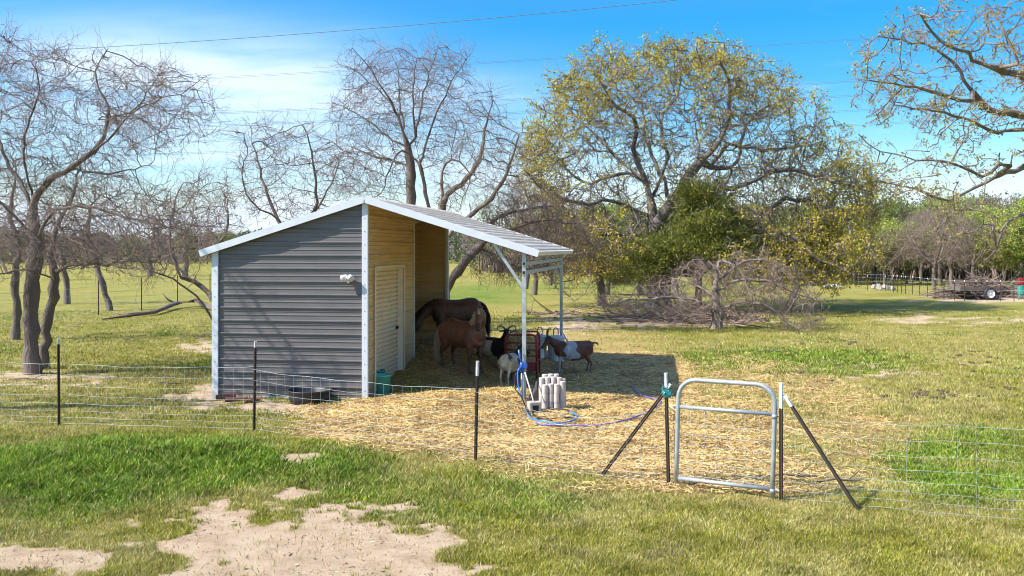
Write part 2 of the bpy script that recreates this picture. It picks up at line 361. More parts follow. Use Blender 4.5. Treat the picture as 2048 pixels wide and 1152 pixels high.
grn = ramp(t, nf, [(.30, (.07, .070, .012)), (.5, (.20, .195, .025)), (.70, (.35, .32, .06))])
lushc = ramp(t, nf, [(.30, (.035, .07, .008)), (.5, (.11, .18, .016)), (.70, (.22, .31, .035))])
ld = math_node(t, 'ADD', math_node(t, 'MULTIPLY', at('dry'), .75), math_node(t, 'MULTIPLY', math_node(t, 'SUBTRACT', nm_, .5), 2.2)); ld = math_node(t, 'ADD', ld, math_node(t, 'MULTIPLY', math_node(t, 'SUBTRACT', nl, .5), .8), clamp=True)
base = mix(t, ld, grn, dryc); base = mix(t, at('lush'), base, lushc)
strc = ramp(t, nff, [(.25, (.16, .10, .04)), (.45, (.42, .27, .11)), (.65, (.64, .46, .21)), (.8, (.76, .60, .33))])
base = mix(t, at('straw'), base, strc)
dirtc = ramp(t, nm_, [(.3, (.40, .28, .17)), (.55, (.56, .415, .28)), (.8, (.66, .51, .36))])
dirtc = mix(t, math_node(t, 'MULTIPLY', math_node(t, 'GREATER_THAN', nf, .66), .5), dirtc, (.22, .15, .09))
base = mix(t, at('dirt'), base, dirtc)
t.links.new(base, pb.inputs['Base Color'])
bp = N(t, 'ShaderNodeBump'); bp.inputs['Distance'].default_value = .05; bp.inputs['Strength'].default_value = .8; t.links.new(math_node(t, 'ADD', nf, math_node(t, 'MULTIPLY', nff, .5)), bp.inputs['Height']); t.links.new(bp.outputs[0], pb.inputs['Normal'])
ground = mesh_np('ground', V, F, gm, attrs={'straw': st.ravel(), 'dirt': di.ravel(), 'lush': lu.ravel(), 'dry': dr.ravel()}, smooth=True)
tag(ground, kind='structure')

# ------------------------------------------------------------------ loose straw and grass
rng = np.random.default_rng(7)
def unit(v): return v / np.maximum(np.linalg.norm(v, axis=-1, keepdims=True), 1e-9)
def strands(x, y, length, width, lift, cols, rng):
    n = len(x); a = rng.uniform(0, 2 * np.pi, n); z = height(x, y) + rng.uniform(0.002, 0.02, n) + lift * .5
    d = np.stack([np.cos(a), np.sin(a), rng.normal(0, .22, n) + lift], 1); d = unit(d)
    w = unit(np.stack([-d[:, 1], d[:, 0], rng.normal(0, .5, n)], 1)) * width[:, None]
    c = np.stack([x, y, z], 1); bend = np.zeros((n, 3)); bend[:, 2] = length * .06
    h = d * length[:, None] * .5
    V = np.stack([c - h - w, c - h + w, c + w + bend, c - w + bend, c + h + w * .6, c + h - w * .6], 1).reshape(-1, 3)
    b = np.arange(n)[:, None] * 6
    F = np.concatenate([b + np.array([[0, 1, 2, 3]]), b + np.array([[3, 2, 4, 5]])], 0)
    return V, F, np.repeat(cols, 6, 0)
def in_shed(x, y):
    s = (x - SB.x) * ct_ + (y - SB.y) * st_; l = -(x - SB.x) * st_ + (y - SB.y) * ct_
    return (s > -2.8) & (s < .03) & (l > -.03) & (l < 3.25)
NS = 420000
sx_ = rng.uniform(-5.2, 6.5, NS); sy_ = 10.2 + (24 - 10.2) * rng.uniform(0, 1, NS) ** 1.25
w_ = masks(sx_, sy_)[0]; keep = (rng.uniform(0, 1, NS) < np.clip(w_ * 1.15, 0, 1) ** 1.6 * .95 + .0) & ~in_shed(sx_, sy_); sx_, sy_ = sx_[keep], sy_[keep]
n = len(sx_); tone = rng.uniform(0, 1, n); dark = (rng.uniform(0, 1, n) < .16 + .25 * (fbm(sx_ * 2, sy_ * 2, 77) > .56))
cc = np.stack([.50 + .27 * tone, .335 + .23 * tone, .11 + .15 * tone], 1); cc[dark] *= np.array([.42, .36, .36]); cc *= (.66 + .66 * fbm(sx_ * 2.6, sy_ * 2.6, 61, 3))[:, None]; lenm = 1 + .8 * (rng.uniform(0, 1, n) < .2)
V, F, cl_ = strands(sx_, sy_, rng.uniform(.03, .11, n) * lenm, rng.uniform(.0022, .0045, n), np.abs(rng.normal(0, .02, n)), cc, rng)
tag(mesh_np('straw', V, F, M['straw'], col=cl_), 'golden loose straw strewn on the ground around the shed', 'straw', kind='stuff')

def blades(x, y, hgt, width, cols, rng, lean=.5):
    n = len(x); a = rng.uniform(0, 2 * np.pi, n); z = height(x, y) - .004
    ln = np.stack([np.cos(a), np.sin(a)], 1) * (rng.uniform(.1, 1, n) * lean * hgt)[:, None]
    fa = rng.uniform(0, np.pi, n); w = np.stack([np.cos(fa), np.sin(fa), np.zeros(n)], 1) * width[:, None]
    b0 = np.stack([x, y, z], 1); mid = b0 + np.concatenate([ln * .35, (hgt * .6)[:, None]], 1); tip = b0 + np.concatenate([ln, hgt[:, None]], 1)
    V = np.stack([b0 - w, b0 + w, mid + w * .75, mid - w * .75, tip + w * .12, tip - w * .12], 1).reshape(-1, 3)
    b = np.arange(n)[:, None] * 6
    F = np.concatenate([b + np.array([[0, 1, 2, 3]]), b + np.array([[3, 2, 4, 5]])], 0)
    return V, F, np.repeat(cols, 6, 0)
def grass_field(name, label, x0, x1, y0, y1, n, hs, ws, seed, thin=1.0):
    rng = np.random.default_rng(seed)
    u = rng.uniform(0, 1, n); y = (y0 ** -1 + u * (y1 ** -1 - y0 ** -1)) ** -1      # denser near, thinning evenly with distance
    x = rng.uniform(x0, x1, n) * y / y1
    s, d, l, dr = masks(x, y)
    clump = fbm(x * 4, y * 4, 55)
    pr = np.clip(1.08 - d * 1.1, .02, 1) * (1 - .93 * np.clip(s * 1.3, 0, 1)) * (.10 + clump * 1.3 + l * .5)
    k = (rng.uniform(0, 1, n) < pr * thin) & ~in_shed(x, y)
    x, y, s, d, l, dr, clump = (q[k] for q in (x, y, s, d, l, dr, clump)); n = len(x)
    tuft = fbm(x * 6, y * 6, 58, 2); tall = (.35 + .9 * clump + 1.9 * l * tuft * np.exp(-((y - 11.3) / 2.6) ** 2) * sstep(-x, -1.0, 1.5) + .3 * l)
    h = hs * tall * rng.uniform(.55, 1.3, n); w = ws * rng.uniform(.7, 1.3, n) * np.sqrt(y / y0) * (1 + 1.3 * l)
    tn_ = rng.uniform(0, 1, n)[:, None]
    green = np.array([.15, .175, .012]) * (1 - tn_) + np.array([.43, .40, .045]) * tn_
    dryy = np.array([.36, .31, .08]) * (1 - tn_) + np.array([.60, .52, .24]) * tn_
    lus = np.array([.06, .14, .010]) * (1 - tn_) + np.array([.32, .44, .04]) * tn_
    dd = np.clip(dr * .85 + (fbm(x * 2.2, y * 2.2, 66) - .5) * 1.6, 0, 1)[:, None]; isd = (rng.uniform(0, 1, (n, 1)) < .20 + .66 * dd)
    c = np.where(isd, dryy, green); ll = np.clip(l * 1.4, 0, 1)[:, None]; c = np.where(rng.uniform(0, 1, (n, 1)) < ll * .86, lus, c); c = c * (.50 + .80 * fbm(x * 3.1, y * 3.1, 99)[:, None])
    V, F, cl = blades(x, y, h, w, c, rng, 1.1)
    tag(mesh_np(name, V, F, M['grass'], col=cl), label, 'grass', kind='stuff')
def crumbs(n, seed):
    rng = np.random.default_rng(seed); u = rng.uniform(0, 1, n); y = 1 / (1 / 7.0 + u * (1 / 17.0 - 1 / 7.0)); x = rng.uniform(-8, 6, n) * y / 12
    d = masks(x, y)[1]; k = (rng.uniform(0, 1, n) < d * (.18 + .8 * (fbm(x * 3, y * 3, 5) > .53))) & ~in_shed(x, y); x, y = x[k], y[k]; n = len(x)
    c = np.stack([x, y, height(x, y) + .003], 1); a = unit(rng.normal(0, 1, (n, 3)) * np.array([1, 1, .35])); b_ = unit(np.cross(a, rng.normal(0, 1, (n, 3)))); s_ = np.exp(rng.normal(-5.7, .5, n))[:, None]
    lng = (1 + 2.5 * (rng.uniform(0, 1, (n, 1)) < .3)); up_ = np.array([0, 0, 1.0])
    V = np.stack([c - a * s_ * lng, c + b_ * s_ * .6, c + a * s_ * lng, c - b_ * s_ * .6, c + up_ * s_ * .8], 1).reshape(-1, 3); b0 = np.arange(n)[:, None] * 5
    F = np.concatenate([b0 + np.array([[0, 1, 4]]), b0 + np.array([[1, 2, 4]]), b0 + np.array([[2, 3, 4]]), b0 + np.array([[3, 0, 4]])], 0)
    t_ = rng.uniform(0, 1, (n, 1)); kind = rng.uniform(0, 1, (n, 1)); cc = np.where(kind < .55, np.array([.16, .10, .06]) * (.6 + t_), np.where(kind < .85, np.array([.55, .42, .30]) * (.7 + .5 * t_), np.array([.62, .52, .30]) * (.7 + .5 * t_)))
    tag(mesh_np('soil_crumbs', V, F, M['straw'], col=np.repeat(cc, 5, 0)), 'bits of gravel, clod and dead leaf lying on the bare tan soil', 'soil crumbs', kind='stuff')
crumbs(70000, 31)
grass_field('lawn_grass', 'short green and dry grass growing over the paddock and yard in front', -8.5, 8.5, 7.0, 14.5, 520000, .044, .0030, 11)
grass_field('pasture_grass', 'short patchy grass of the pasture behind and beside the shed', -22, 22, 14.5, 40, 330000, .06, .0055, 12)

# ------------------------------------------------------------------ shed
HALF, LEN, WALL_L = 2.745, 6.40, 3.20
ZR, ZE, PITCH = 3.50, 2.57, 0.31       # ridge and eave height, slope of the roof
OV = 0.12
shed = thing('metal_shed', 'grey metal shed with white trim, open stall and lean-to canopy on its right', 'shed', SB, TH)
PER = .2286
PROF = [(0, 0), (.005, .019), (.020, .019), (.028, 0), (.10, 0), (.106, .005), (.116, .005), (.122, 0), (.165, 0), (.171, .005), (.181, .005), (.187, 0)]
def levels(z0, z1, phase):
    L = []; k = math.floor((z0 - phase) / PER) - 1
    while phase + k * PER < z1 + PER:
        for (a, o) in PROF:
            z = phase + k * PER + a
            if z0 < z < z1: L.append((z, o))
        k += 1
    return [(z0, 0)] + L + [(z1, 0)]
def wall(name, m, p0, p1, nrm, spans, phase=.2127, bot=0.02, parent=shed, th=.012):
    """p0,p1 local ends; nrm outward; spans = list of (z0, z1, fn(z)->(ta,tb)) along the wall"""
    b = MB(); p0 = Vector((p0[0], p0[1], 0)); p1 = Vector((p1[0], p1[1], 0)); n = Vector((nrm[0], nrm[1], 0)); d = p1 - p0
    for (z0, z1, fn) in spans:
        L = levels(z0, z1, phase); vs_ = []
        for (z, o) in L:
            ta, tb = fn(z)
            for tt in (ta, tb): vs_.append(p0 + d * tt + n * o * 1.6 + Vector((0, 0, z)))
        fs = [(2 * i, 2 * i + 1, 2 * i + 3, 2 * i + 2) for i in range(len(L) - 1)]
        b.add(vs_, fs)
    o = b.build(name, m, parent); md = o.modifiers.new('thick', 'SOLIDIFY'); md.thickness = th; md.offset = -1 if True else 0
    return o
ztop = lambda s: ZR - .06 - PITCH * abs(s)
full = lambda z: (0, 1)
def gable_t(z):    # wall from s=-HALF (t=0) to s=0 (t=1)
    s = -(ZR - .06 - z) / PITCH
    return (max(0, (s + HALF) / HALF), 1)
zl = ztop(HALF)
zt = ztop(0) - .02
gw = wall('front_wall', M['siding'], (-HALF, 0), (0, 0), (0, -1), [(.02, zl, full), (zl, zt, gable_t)])
wall('rear_wall', M['tan'], (-HALF, LEN), (0, LEN), (0, -1), [(.02, zl, full), (zl, zt, gable_t)])
wall('outer_side_wall', M['siding'], (-HALF, LEN), (-HALF, 0), (-1, 0), [(.02, zl - .02, full)])
wall('partition_wall', M['tan'], (-HALF, WALL_L), (0, WALL_L), (0, 1), [(.02, zl, full), (zl, zt, gable_t)])
D0, D1, DZ = .47, 2.38, 2.26
wall('door_wall', M['tan'], (0, 0), (0, WALL_L), (1, 0), [(DZ, ztop(0) - .03, full), (.02, DZ, lambda z: (0, D0 / WALL_L)), (.02, DZ, lambda z: (D1 / WALL_L, 1))])
# door
b = MB(); pitch_d = .083; vs_ = []; k = 0; zz = 0.03; L = []
while zz < DZ - .03:
    L += [(zz, 0), (zz + .012, -.024), (zz + .020, -.024), (zz + .032, 0)]; zz += pitch_d
L.append((DZ - .03, 0))
for (z, o) in L: vs_ += [(-.10 + o, D0 + .01, z), (-.10 + o, D1 - .01, z)]
b.add(vs_, [(2 * i, 2 * i + 1, 2 * i + 3, 2 * i + 2) for i in range(len(L) - 1)])
door = b.build('roll_up_door', M['door'], shed); md = door.modifiers.new('t', 'SOLIDIFY'); md.thickness = .008
b = MB(); b.box((-.085, D1 - .10, 1.08), (.03, .12, .05), bev=.005); b.build('handle', M['black'], door)
b = MB()
b.box((-.045, D1 - .012, DZ / 2), (.11, .022, DZ)); b.box((-.045, D0 + .012, DZ / 2), (.11, .022, DZ)); b.box((-.045, (D0 + D1) / 2, DZ - .012), (.11, D1 - D0 - .05, .022))
b.box((.028, D1 + .03, DZ / 2 + .02), (.012, .07, DZ + .04)); b.box((.028, D0 - .03, DZ / 2 + .02), (.012, .07, DZ + .04)); b.box((.028, (D0 + D1) / 2, DZ + .03), (.012, D1 - D0 + .0, .05))
b.build('door_frame', M['tantrim'], shed)
# corner trims
def trim(name, c, size, m='trim'):
    b = MB(); b.box(c, size, bev=.003); return b.build(name, M[m], shed)
trim('corner_trim', (-HALF - .012, -.018, zl / 2), (.115, .058, zl)); trim('corner_trim', (-.012, -.026, (ZR - .08) / 2), (.105, .07, ZR - .08))
trim('corner_trim', (-.0, WALL_L + .012, (ZR - .1) / 2), (.062, .05, ZR - .1)); trim('corner_trim', (.0, LEN + .012, (ZR - .12) / 2), (.062, .11, ZR - .12)); trim('corner_trim', (-HALF - .01, LEN + .01, zl / 2), (.10, .10, zl))
trim('base_trim', (-HALF / 2 - .01, -.012, .02), (HALF - .13, .05, .035))
b = MB()
for kz in range(14):
    for (sx0, yf) in ((-HALF - .012, -.049), (-.012, -.063), (-1.38, -.003)):
        z = (.18 if sx0 != -1.38 else .2127 - .05) + kz * .2286
        if sx0 < -1 and z > ZR - .25 + PITCH * sx0: continue
        if z > 3.3: continue
        b.lathe([(.007, 0), (.007, .004), (.002, .006)], (0, 0, 0), 6)
        n0 = 18; base = len(b.v) - n0
        for i in range(base, len(b.v)):
            x, y, zz = b.v[i]; b.v[i] = (sx0 + x, yf - zz, z + y)
o = b.build('screw_row', M['black'], shed); o['kind'] = 'stuff'
# roof sheets
al = math.atan(PITCH); SLP = 3.0 / math.cos(al)
def roof_side(sg, name):
    b = MB(); L = [(0, 0)]; d = .05
    while d < SLP - .06:
        for (a, o) in PROF:
            if d + a < SLP - .02: L.append((d + a, o))
        d += PER
    L.append((SLP, 0)); vs_ = []
    for (dd, o) in L:
        o *= 1.5; s = sg * (dd * math.cos(al) + o * math.sin(al)); z = ZR - dd * math.sin(al) + o * math.cos(al)
        vs_ += [(s, -OV + .012, z), (s, LEN + .18, z)]
    fs = [(2 * i, 2 * i + 1, 2 * i + 3, 2 * i + 2) if sg > 0 else (2 * i + 2, 2 * i + 3, 2 * i + 1, 2 * i) for i in range(len(L) - 1)]
    b.add(vs_, fs); o = b.build(name, M['roof'], shed); md = o.modifiers.new('t', 'SOLIDIFY'); md.thickness = .01; md.offset = -1
    return o
ra = roof_side(1, 'roof_panel'); rb = roof_side(-1, 'roof_panel')
def sloped(sg, d0, d1, y0, y1, up, dn, name, m):
    b = MB(); vs_ = []
    for dd in (d0, d1):
        for (yy, off) in ((y0, up), (y1, up), (y1, -dn), (y0, -dn)):
            vs_.append((sg * (dd * math.cos(al) + off * math.sin(al)), yy, ZR - dd * math.sin(al) + off * math.cos(al)))
    b.add(vs_, [(0, 1, 2, 3), (7, 6, 5, 4), (0, 4, 5, 1), (1, 5, 6, 2), (2, 6, 7, 3), (3, 7, 4, 0)]); return b.build(name, M[m], shed)
for sg in (1, -1):
    sloped(sg, .004, SLP + .012, -OV - .014, -OV + .006, .030, .082, 'fascia', 'trim')
    sloped(sg, .004, SLP + .012, -OV - .012, -OV + .07, .034, -.027, 'rake_cap', 'trim')
    sloped(sg, .004, SLP + .012, LEN + .181, LEN + .20, .030, .08, 'fascia', 'trim')
    sloped(sg, SLP - .004, SLP + .010, -OV + .01, LEN + .17, .006, .062, 'eave_trim', 'tantrim')
    sloped(sg, .0, .16, -OV + .075, LEN + .18, .032, -.024, 'ridge_cap', 'roof')
# frame tubes
def sq(name, a, c, w=.062, m='galv'):
    b = MB(); b.tube([a, c], w * .7071, 4, sq=True); return b.build(name, M[m], shed)
ze = ZR - .10 - PITCH * HALF
for yy in (.02, LEN + .03):
    sq('post', (HALF, yy, 0), (HALF, yy, ze), .064)
    sq('brace', (HALF - .02, yy, 1.98), (HALF - .52, yy, ZR - .10 - PITCH * (HALF - .52)), .05)
    sq('rafter', (.06, yy + .03, ZR - .085), (HALF + .2, yy + .03, ZR - .085 - PITCH * (HALF + .14)), .056)
    sq('rafter', (-.06, yy + .10 if yy < 1 else yy + .03, ZR - .085), (-HALF - .15, yy + .10 if yy < 1 else yy + .03, ZR - .085 - PITCH * (HALF + .09)), .05)
for yy in (2.2, 4.3):
    sq('rafter', (.0, yy, ZR - .085), (HALF + .2, yy, ZR - .085 - PITCH * (HALF + .2)), .056)
    sq('rafter', (.0, yy, ZR - .085), (-HALF - .15, yy, ZR - .085 - PITCH * (HALF + .15)), .056)
for zb in (2.375, 2.225):
    sq('header_rail', (HALF + .002, -.035, zb), (HALF + .002, LEN + .06, zb), .066)
    b = MB(); b.box((HALF + .002, -.036, zb), (.046, .004, .046)); b.build('tube_end_shade', M['black'], shed)  # black plate painted as the shaded inside of the rail tube
for q in (.32, .55, .80, .93):
    sq('header_stud', (HALF + .002, LEN * q, 2.405), (HALF + .002, LEN * q, ze + .06), .06)
sq('base_rail', (-HALF + .05, LEN - .06, .04), (-.05, LEN - .06, .04), .05)
# yard lamp on the gable
lp = SL(-.30, -.03, 2.12)
fl = thing('wall_lamp', 'white twin-head security lamp mounted high on the grey gable wall', 'lamp', lp, TH)
b = MB(); b.lathe([(.055, 0), (.06, .01), (.055, .035), (.03, .05)], (0, 0, 0), 16)
b.v = [(x, -z, y) for x, y, z in b.v]; b.build('mount', M['plastic'], fl)
for sxx, rz_ in ((-.075, -.5), (.065, .5)):
    b = MB(); b.lathe([(.03, -.02), (.045, .0), (.058, .05), (.075, .10), (.078, .125), (.070, .128)], (0, 0, 0), 16)
    Mx = Matrix.Translation((sxx * .55, -.06, .04)) @ Matrix.Rotation(rz_, 4, 'Z') @ Matrix.Rotation(R(112), 4, 'X')
    b.v = [tuple(Mx @ Vector(p)) for p in b.v]; hd = b.build('lamp_head', M['plastic'], fl)
    b = MB(); b.lathe([(.066, .129), (.04, .140), (.005, .143)], (0, 0, 0), 14); b.v = [tuple(Mx @ Vector(p)) for p in b.v]; b.build('lens', M['lens'], hd)
b = MB(); b.box((.0, -.07, -.075), (.055, .06, .075), bev=.012); b.build('sensor', M['plastic'], fl); fl.scale = (.78, .78, .78)

# ------------------------------------------------------------------ fences and gate
def tpost(parent, base, top, rot=0.0, tipfrac=.14, name='post'):
    """steel T-section stake from base to top (local coordinates of parent)"""
    base = Vector(base); top = Vector(top); ax = (top - base).normalized(); L = (top - base).length
    x = ax.cross(Vector((0, 1, 0))).normalized(); y = x.cross(ax)
    Mx = Matrix((x, -y, ax)).transposed()
    def seg(b, a0, a1):
        c = base + ax * ((a0 + a1) / 2)
        b.box(c, (.040, .007, a1 - a0), Mx); b.box(c + Mx @ Vector((0, .0185, 0)), (.006, .030, a1 - a0), Mx)
    b = MB(); seg(b, -.02, L * (1 - tipfrac))
    z = .12
    while z < L * (1 - tipfrac) - .05: b.box(base + ax * z + Mx @ Vector((0, -.006, 0)), (.012, .006, .012), Mx); z += .055
    o = b.build(name, M['post'], parent)
    b = MB(); seg(b, L * (1 - tipfrac) + .0005, L); b.build('painted_tip', M['tip'], o)
    return o
def mesh_wires(name, a, c, za, zc, parent, heights=(.03, .12, .215, .325, .45, .595, .76, .92), sp=.155, r=.0018, sag=0.0, m='wire', wob=.012, seed=1, hscale=1.0):
    """woven field fence between two ground points, horizontal wires closer together low down"""
    rn = random.Random(seed); a = Vector(a); c = Vector(c); b = MB(); d = c - a; d.z = 0; L = d.length; n = max(2, int(L / .25)); side = Vector((-d.y, d.x, 0)).normalized()
    ph = rn.uniform(0, 6)
    def pt(u, h):
        z = za + (zc - za) * u; p = a + (c - a) * u
        s = sag * 4 * u * (1 - u) * (h / .92); lean = side * (wob * 3 * math.sin(u * 9 + ph) * h)
        return Vector((p.x, p.y, z + h * hscale - s)) + lean + Vector((0, 0, wob * .6 * math.sin(u * 23 + ph * 2 + h * 7)))
    for h in heights:
        b.tube([pt(i / n, h) for i in range(n + 1)], r * (1.3 if h in (heights[0], heights[-1]) else 1.0), 4, cap=False)
    k = int(L / sp)
    for i in range(1, k):
        u = i / k; b.tube([pt(u + rn.uniform(-.0006, .0006), h) for h in heights], r * .85, 3, cap=False)
    return b.build(name, M[m], parent)

fp = [on(-260, 838), on(118, 850), on(508, 862), on(951, 922), on(1337, 970)]
lf = thing('wire_fence', 'woven wire fence on steel stakes in front of the shed, left of the gate', 'fence', (0, 0, 0))
hts = [1.3, 1.30, 1.29, 1.22, 1.25]
lean = [0, -.01, .02, .025, -.03]
for i, (p, h) in enumerate(zip(fp, hts)):
    if i == 0: tpost(lf, p, p + Vector((0, 0, h)))
    else: tpost(lf, p, p + Vector((lean[i], 0, h)), tipfrac=.07 if i < 3 else .15)
for i in range(4):
    a, c = fp[i], fp[i + 1]
    mesh_wires('wire_mesh', a, c, a.z, c.z, lf, sag=(.02, .03, .05, .20)[i], seed=i + 3, hscale=(1, 1, .96, .93)[i])
tpost(lf, on(1203, 952), fp[4] + Vector((.02, -.03, 1.13)), name='brace_post', tipfrac=.10)
b = MB()
for k in range(9):
    a0 = k * .7; b.tube([fp[4] + Vector((-.03 + .05 * math.cos(a0 + q), -.035 - .012 * k * .3, 1.03 + .012 * k * .3 + .05 * math.sin(a0 * .6 + q))) for q in np.linspace(0, 6.0, 12)], .0035, 5)
b.build('tied_rope', M['rope'], lf)
rf = thing('wire_fence', 'woven wire fence on a braced steel stake running right from the gate', 'fence', (0, 0, 0))
gp = on(1562, 1000); g2 = on(2260, 1062); g2b = on(1880, 1032)
tpost(rf, gp, gp + Vector((.0, 0, 1.23)), tipfrac=.22); tpost(rf, g2, g2 + Vector((0, 0, 1.2)))
tpost(rf, on(1716, 1020), gp + Vector((.03, -.03, 1.10)), name='brace_post', tipfrac=.10)
mesh_wires('wire_mesh', gp, g2b, gp.z, g2b.z, rf, sag=.04, seed=12, hscale=.97, sp=.15); mesh_wires('wire_mesh', g2b, g2, g2b.z, g2.z, rf, seed=14, hscale=.97, sp=.15)

gt = thing('pipe_gate', 'small galvanised pipe gate with rounded top corners and wire infill', 'gate', P(1352, 972, 10.5))
g0 = P(1352, 972, 10.48); g1 = P(1545, 998, 9.98); gl0 = g0.copy(); gl1 = g1 - g0
Wg = Vector((gl1.x, gl1.y, 0)).length; ux = Vector((gl1.x, gl1.y, 0)) / Wg
def gpt(u, z, tilt=.028): return ux * u + Vector((0, 0, z)) + ux * (tilt * z)
H = 1.185; rc = .20; pts = [gpt(0, 0)] + [gpt(0, z) for z in (.4, .8, H - rc)]
pts += [gpt(rc - rc * math.cos(a), H - rc + rc * math.sin(a)) for a in np.linspace(.25, math.pi / 2, 6)]
pts += [gpt(Wg - rc + rc * math.sin(a), H - rc + rc * math.cos(a)) for a in np.linspace(0, math.pi / 2, 7)] + [gpt(Wg, z) for z in (.8, .4, 0)]
b = MB(); b.tube(pts, .0255, 14); b.build('gate_frame', M['galv'], gt)
for z in (.88, .09):
    b = MB(); b.tube([gpt(.024, z), gpt(Wg - .024, z)], .022, 12); b.build('crossbar', M['galv'], gt)
b = MB()
for k in range(1, 7): b.tube([gpt(Wg * k / 7 + .01 * math.sin(k * 5 + q), .09 + .79 * q / 6) for q in range(7)], .0024, 4)
for z in (.13, .20, .28, .37, .47, .58, .70): b.tube([gpt(.02 + (Wg - .04) * q / 8, z + .006 * math.sin(q * 2.1 + z * 20)) for q in range(9)], .0022, 4)
b.build('wire_infill', M['wire'], gt)
pl = gp - gt.location
for z in (.86, .075):
    b = MB(); b.tube([gpt(Wg, z) + Vector((0, 0, 0)), gpt(Wg + .05, z + .015), Vector((pl.x - .01, pl.y, z + .01))], .011, 8); b.lathe([(.032, -.02), (.032, .02)], gpt(Wg, z), 12); b.build('hinge', M['galv'], gt)
b = MB(); b.tube([gpt(-.10, .88), gpt(-.07, .86), gpt(-.02, .83), gpt(.02, .86), gpt(-.01, .90), gpt(-.06, .88), gpt(-.10, .90)], .008, 6); b.build('tie_rope', M['cord'], gt)
b = MB()
for k in range(22):
    z = .86 - k * .026; q = gpt(-.045 if k < 9 else -.03, z); 
    b.tube([q + Vector((.008 * math.cos(a) * (k % 2), .008 * math.cos(a) * ((k + 1) % 2), .015 * math.sin(a))) for a in np.linspace(0, 2 * math.pi, 8)[:-1]], .0028, 4, closed=True)
b.build('latch_chain', M['chain'], gt)

# fence behind, left pasture
bf = thing('wire_fence', 'distant wire fence of thin dark stakes across the pasture left of the shed', 'fence', (0, 0, 0))
bp_ = [on(-60, 664), on(104, 647), on(197, 631), on(283, 621), on(355, 611), on(420, 603), on(480, 597)]
for p in bp_: tpost(bf, p, p + Vector((0, 0, 1.45)), tipfrac=.05)
for i in range(len(bp_) - 1): mesh_wires('wire_mesh', bp_[i], bp_[i + 1], bp_[i].z, bp_[i + 1].z, bf, heights=(.1, .35, .6, .9, 1.15), sp=.6, r=.004, seed=40 + i)
# fence at the right, by the far wood
rfn = thing('wire_fence', 'distant low wire fence of close stakes in front of the brush pile at right', 'fence', (0, 0, 0))
RP = [(1690, 578), (1735, 581), (1771, 582), (1787, 585), (1795, 585.5), (1803, 587), (1811, 588), (1825, 589), (1839, 591), (1855, 594), (1870, 596), (1888, 599), (1909, 601), (1929, 602), (1952, 602), (1974, 602), (2001, 602.5), (2028, 603), (2055, 604)]
rp = [on(*q) for q in RP]
for i, p in enumerate(rp): tpost(rfn, p, p + Vector((0, 0, 1.05 if i > 2 else .95)), tipfrac=.08)
for i in range(len(rp) - 1): mesh_wires('wire_mesh', rp[i], rp[i + 1], rp[i].z, rp[i + 1].z, rfn, heights=(.05, .3, .55, .8, 1.0), sp=.4, r=.004, seed=60 + i)

# ------------------------------------------------------------------ things around the shed
def bucket(px, py, rt, rb, h, m, label, rim=True, z=None, name='bucket', cat='bucket'):
    p = on(px, py) if z is None else z; t_ = thing(name, label, cat, p)
    b = MB(); b.lathe([(rb * .9, .0), (rb, .004), (rt * .965, h - .03), (rt, h - .028), (rt * 1.03, h - .02), (rt * 1.035, h), (rt * .97, h), (rt * .94, h - .02), (rb * .93, .02), (.001, .018)], n=32, cap0=True, cap1=True); b.build('body', M[m], t_)
    b = MB(); a0 = .3; b.tube([(rt * 1.03 * math.cos(a), rt * 1.05 * math.sin(a), h - .03 - .11 * max(0, math.sin(a - a0))) for a in np.linspace(a0, a0 + math.pi, 14)], .003, 6); b.build('handle', M['galv'], t_)
    return t_
bucket(764, 789, .17, .125, .36, 'teal', 'pale green plastic bucket standing at the shed corner by the roll-up door', name='bucket')
bp2 = on(752, 779); bucket(0, 0, .165, .12, .36, 'teal_dark', 'darker green bucket half hidden behind the pale green bucket', z=bp2 + Vector((0, 0, 0)))
p = on(619, 805); tub = thing('rubber_tub', 'wide black rubber feed tub lying at the foot of the grey gable wall', 'tub', p, .1)
b = MB(); b.lathe([(.30, 0), (.315, .01), (.335, .07), (.342, .075), (.342, .09), (.355, .19), (.372, .2), (.375, .222), (.36, .225), (.345, .215), (.325, .05), (.001, .035)], n=40); b.build('tub_body', M['rubber'], tub)
for sg in (-1, 1):
    b = MB(); b.tube([(sg * .365, -.05, .2), (sg * .41, -.03, .19), (sg * .41, .03, .19), (sg * .365, .05, .2)], .01, 6); b.build('handle', M['rubber'], tub)
for i, (a, c, r, lab) in enumerate([((432, 800), (472, 797), .045, 'short rusty brown pipe at the left corner of the shed, nearest the wall'),
                                    ((450, 804), (496, 801), .040, 'short rusty brown pipe lying in front of the other at the shed corner'),
                                    ((490, 806), (520, 803), .035, 'rusty brown pipe end lying beside the fence stake at the shed foot')]):
    pa = on(*a) + Vector((0, 0, r)); pc = on(*c) + Vector((0, 0, r)); mid = (pa + pc) / 2
    t_ = thing('rusty_pipe', lab, 'pipe', mid, group='rusty pipes at the shed corner'); b = MB(); b.tube([pa - mid, pc - mid], r, 16, cap=False); b.tube([pa - mid, pc - mid], r * .85, 16, cap=False)
    o = b.build('pipe_wall', M['rust'], t_); d = (pc - pa).normalized(); b = MB(); b.tube([pc - mid - d * .08, pc - mid - d * .078], r * .84, 16); b.build('bore_shade', M['black'], t_)  # black disc stands for the shade inside the pipe

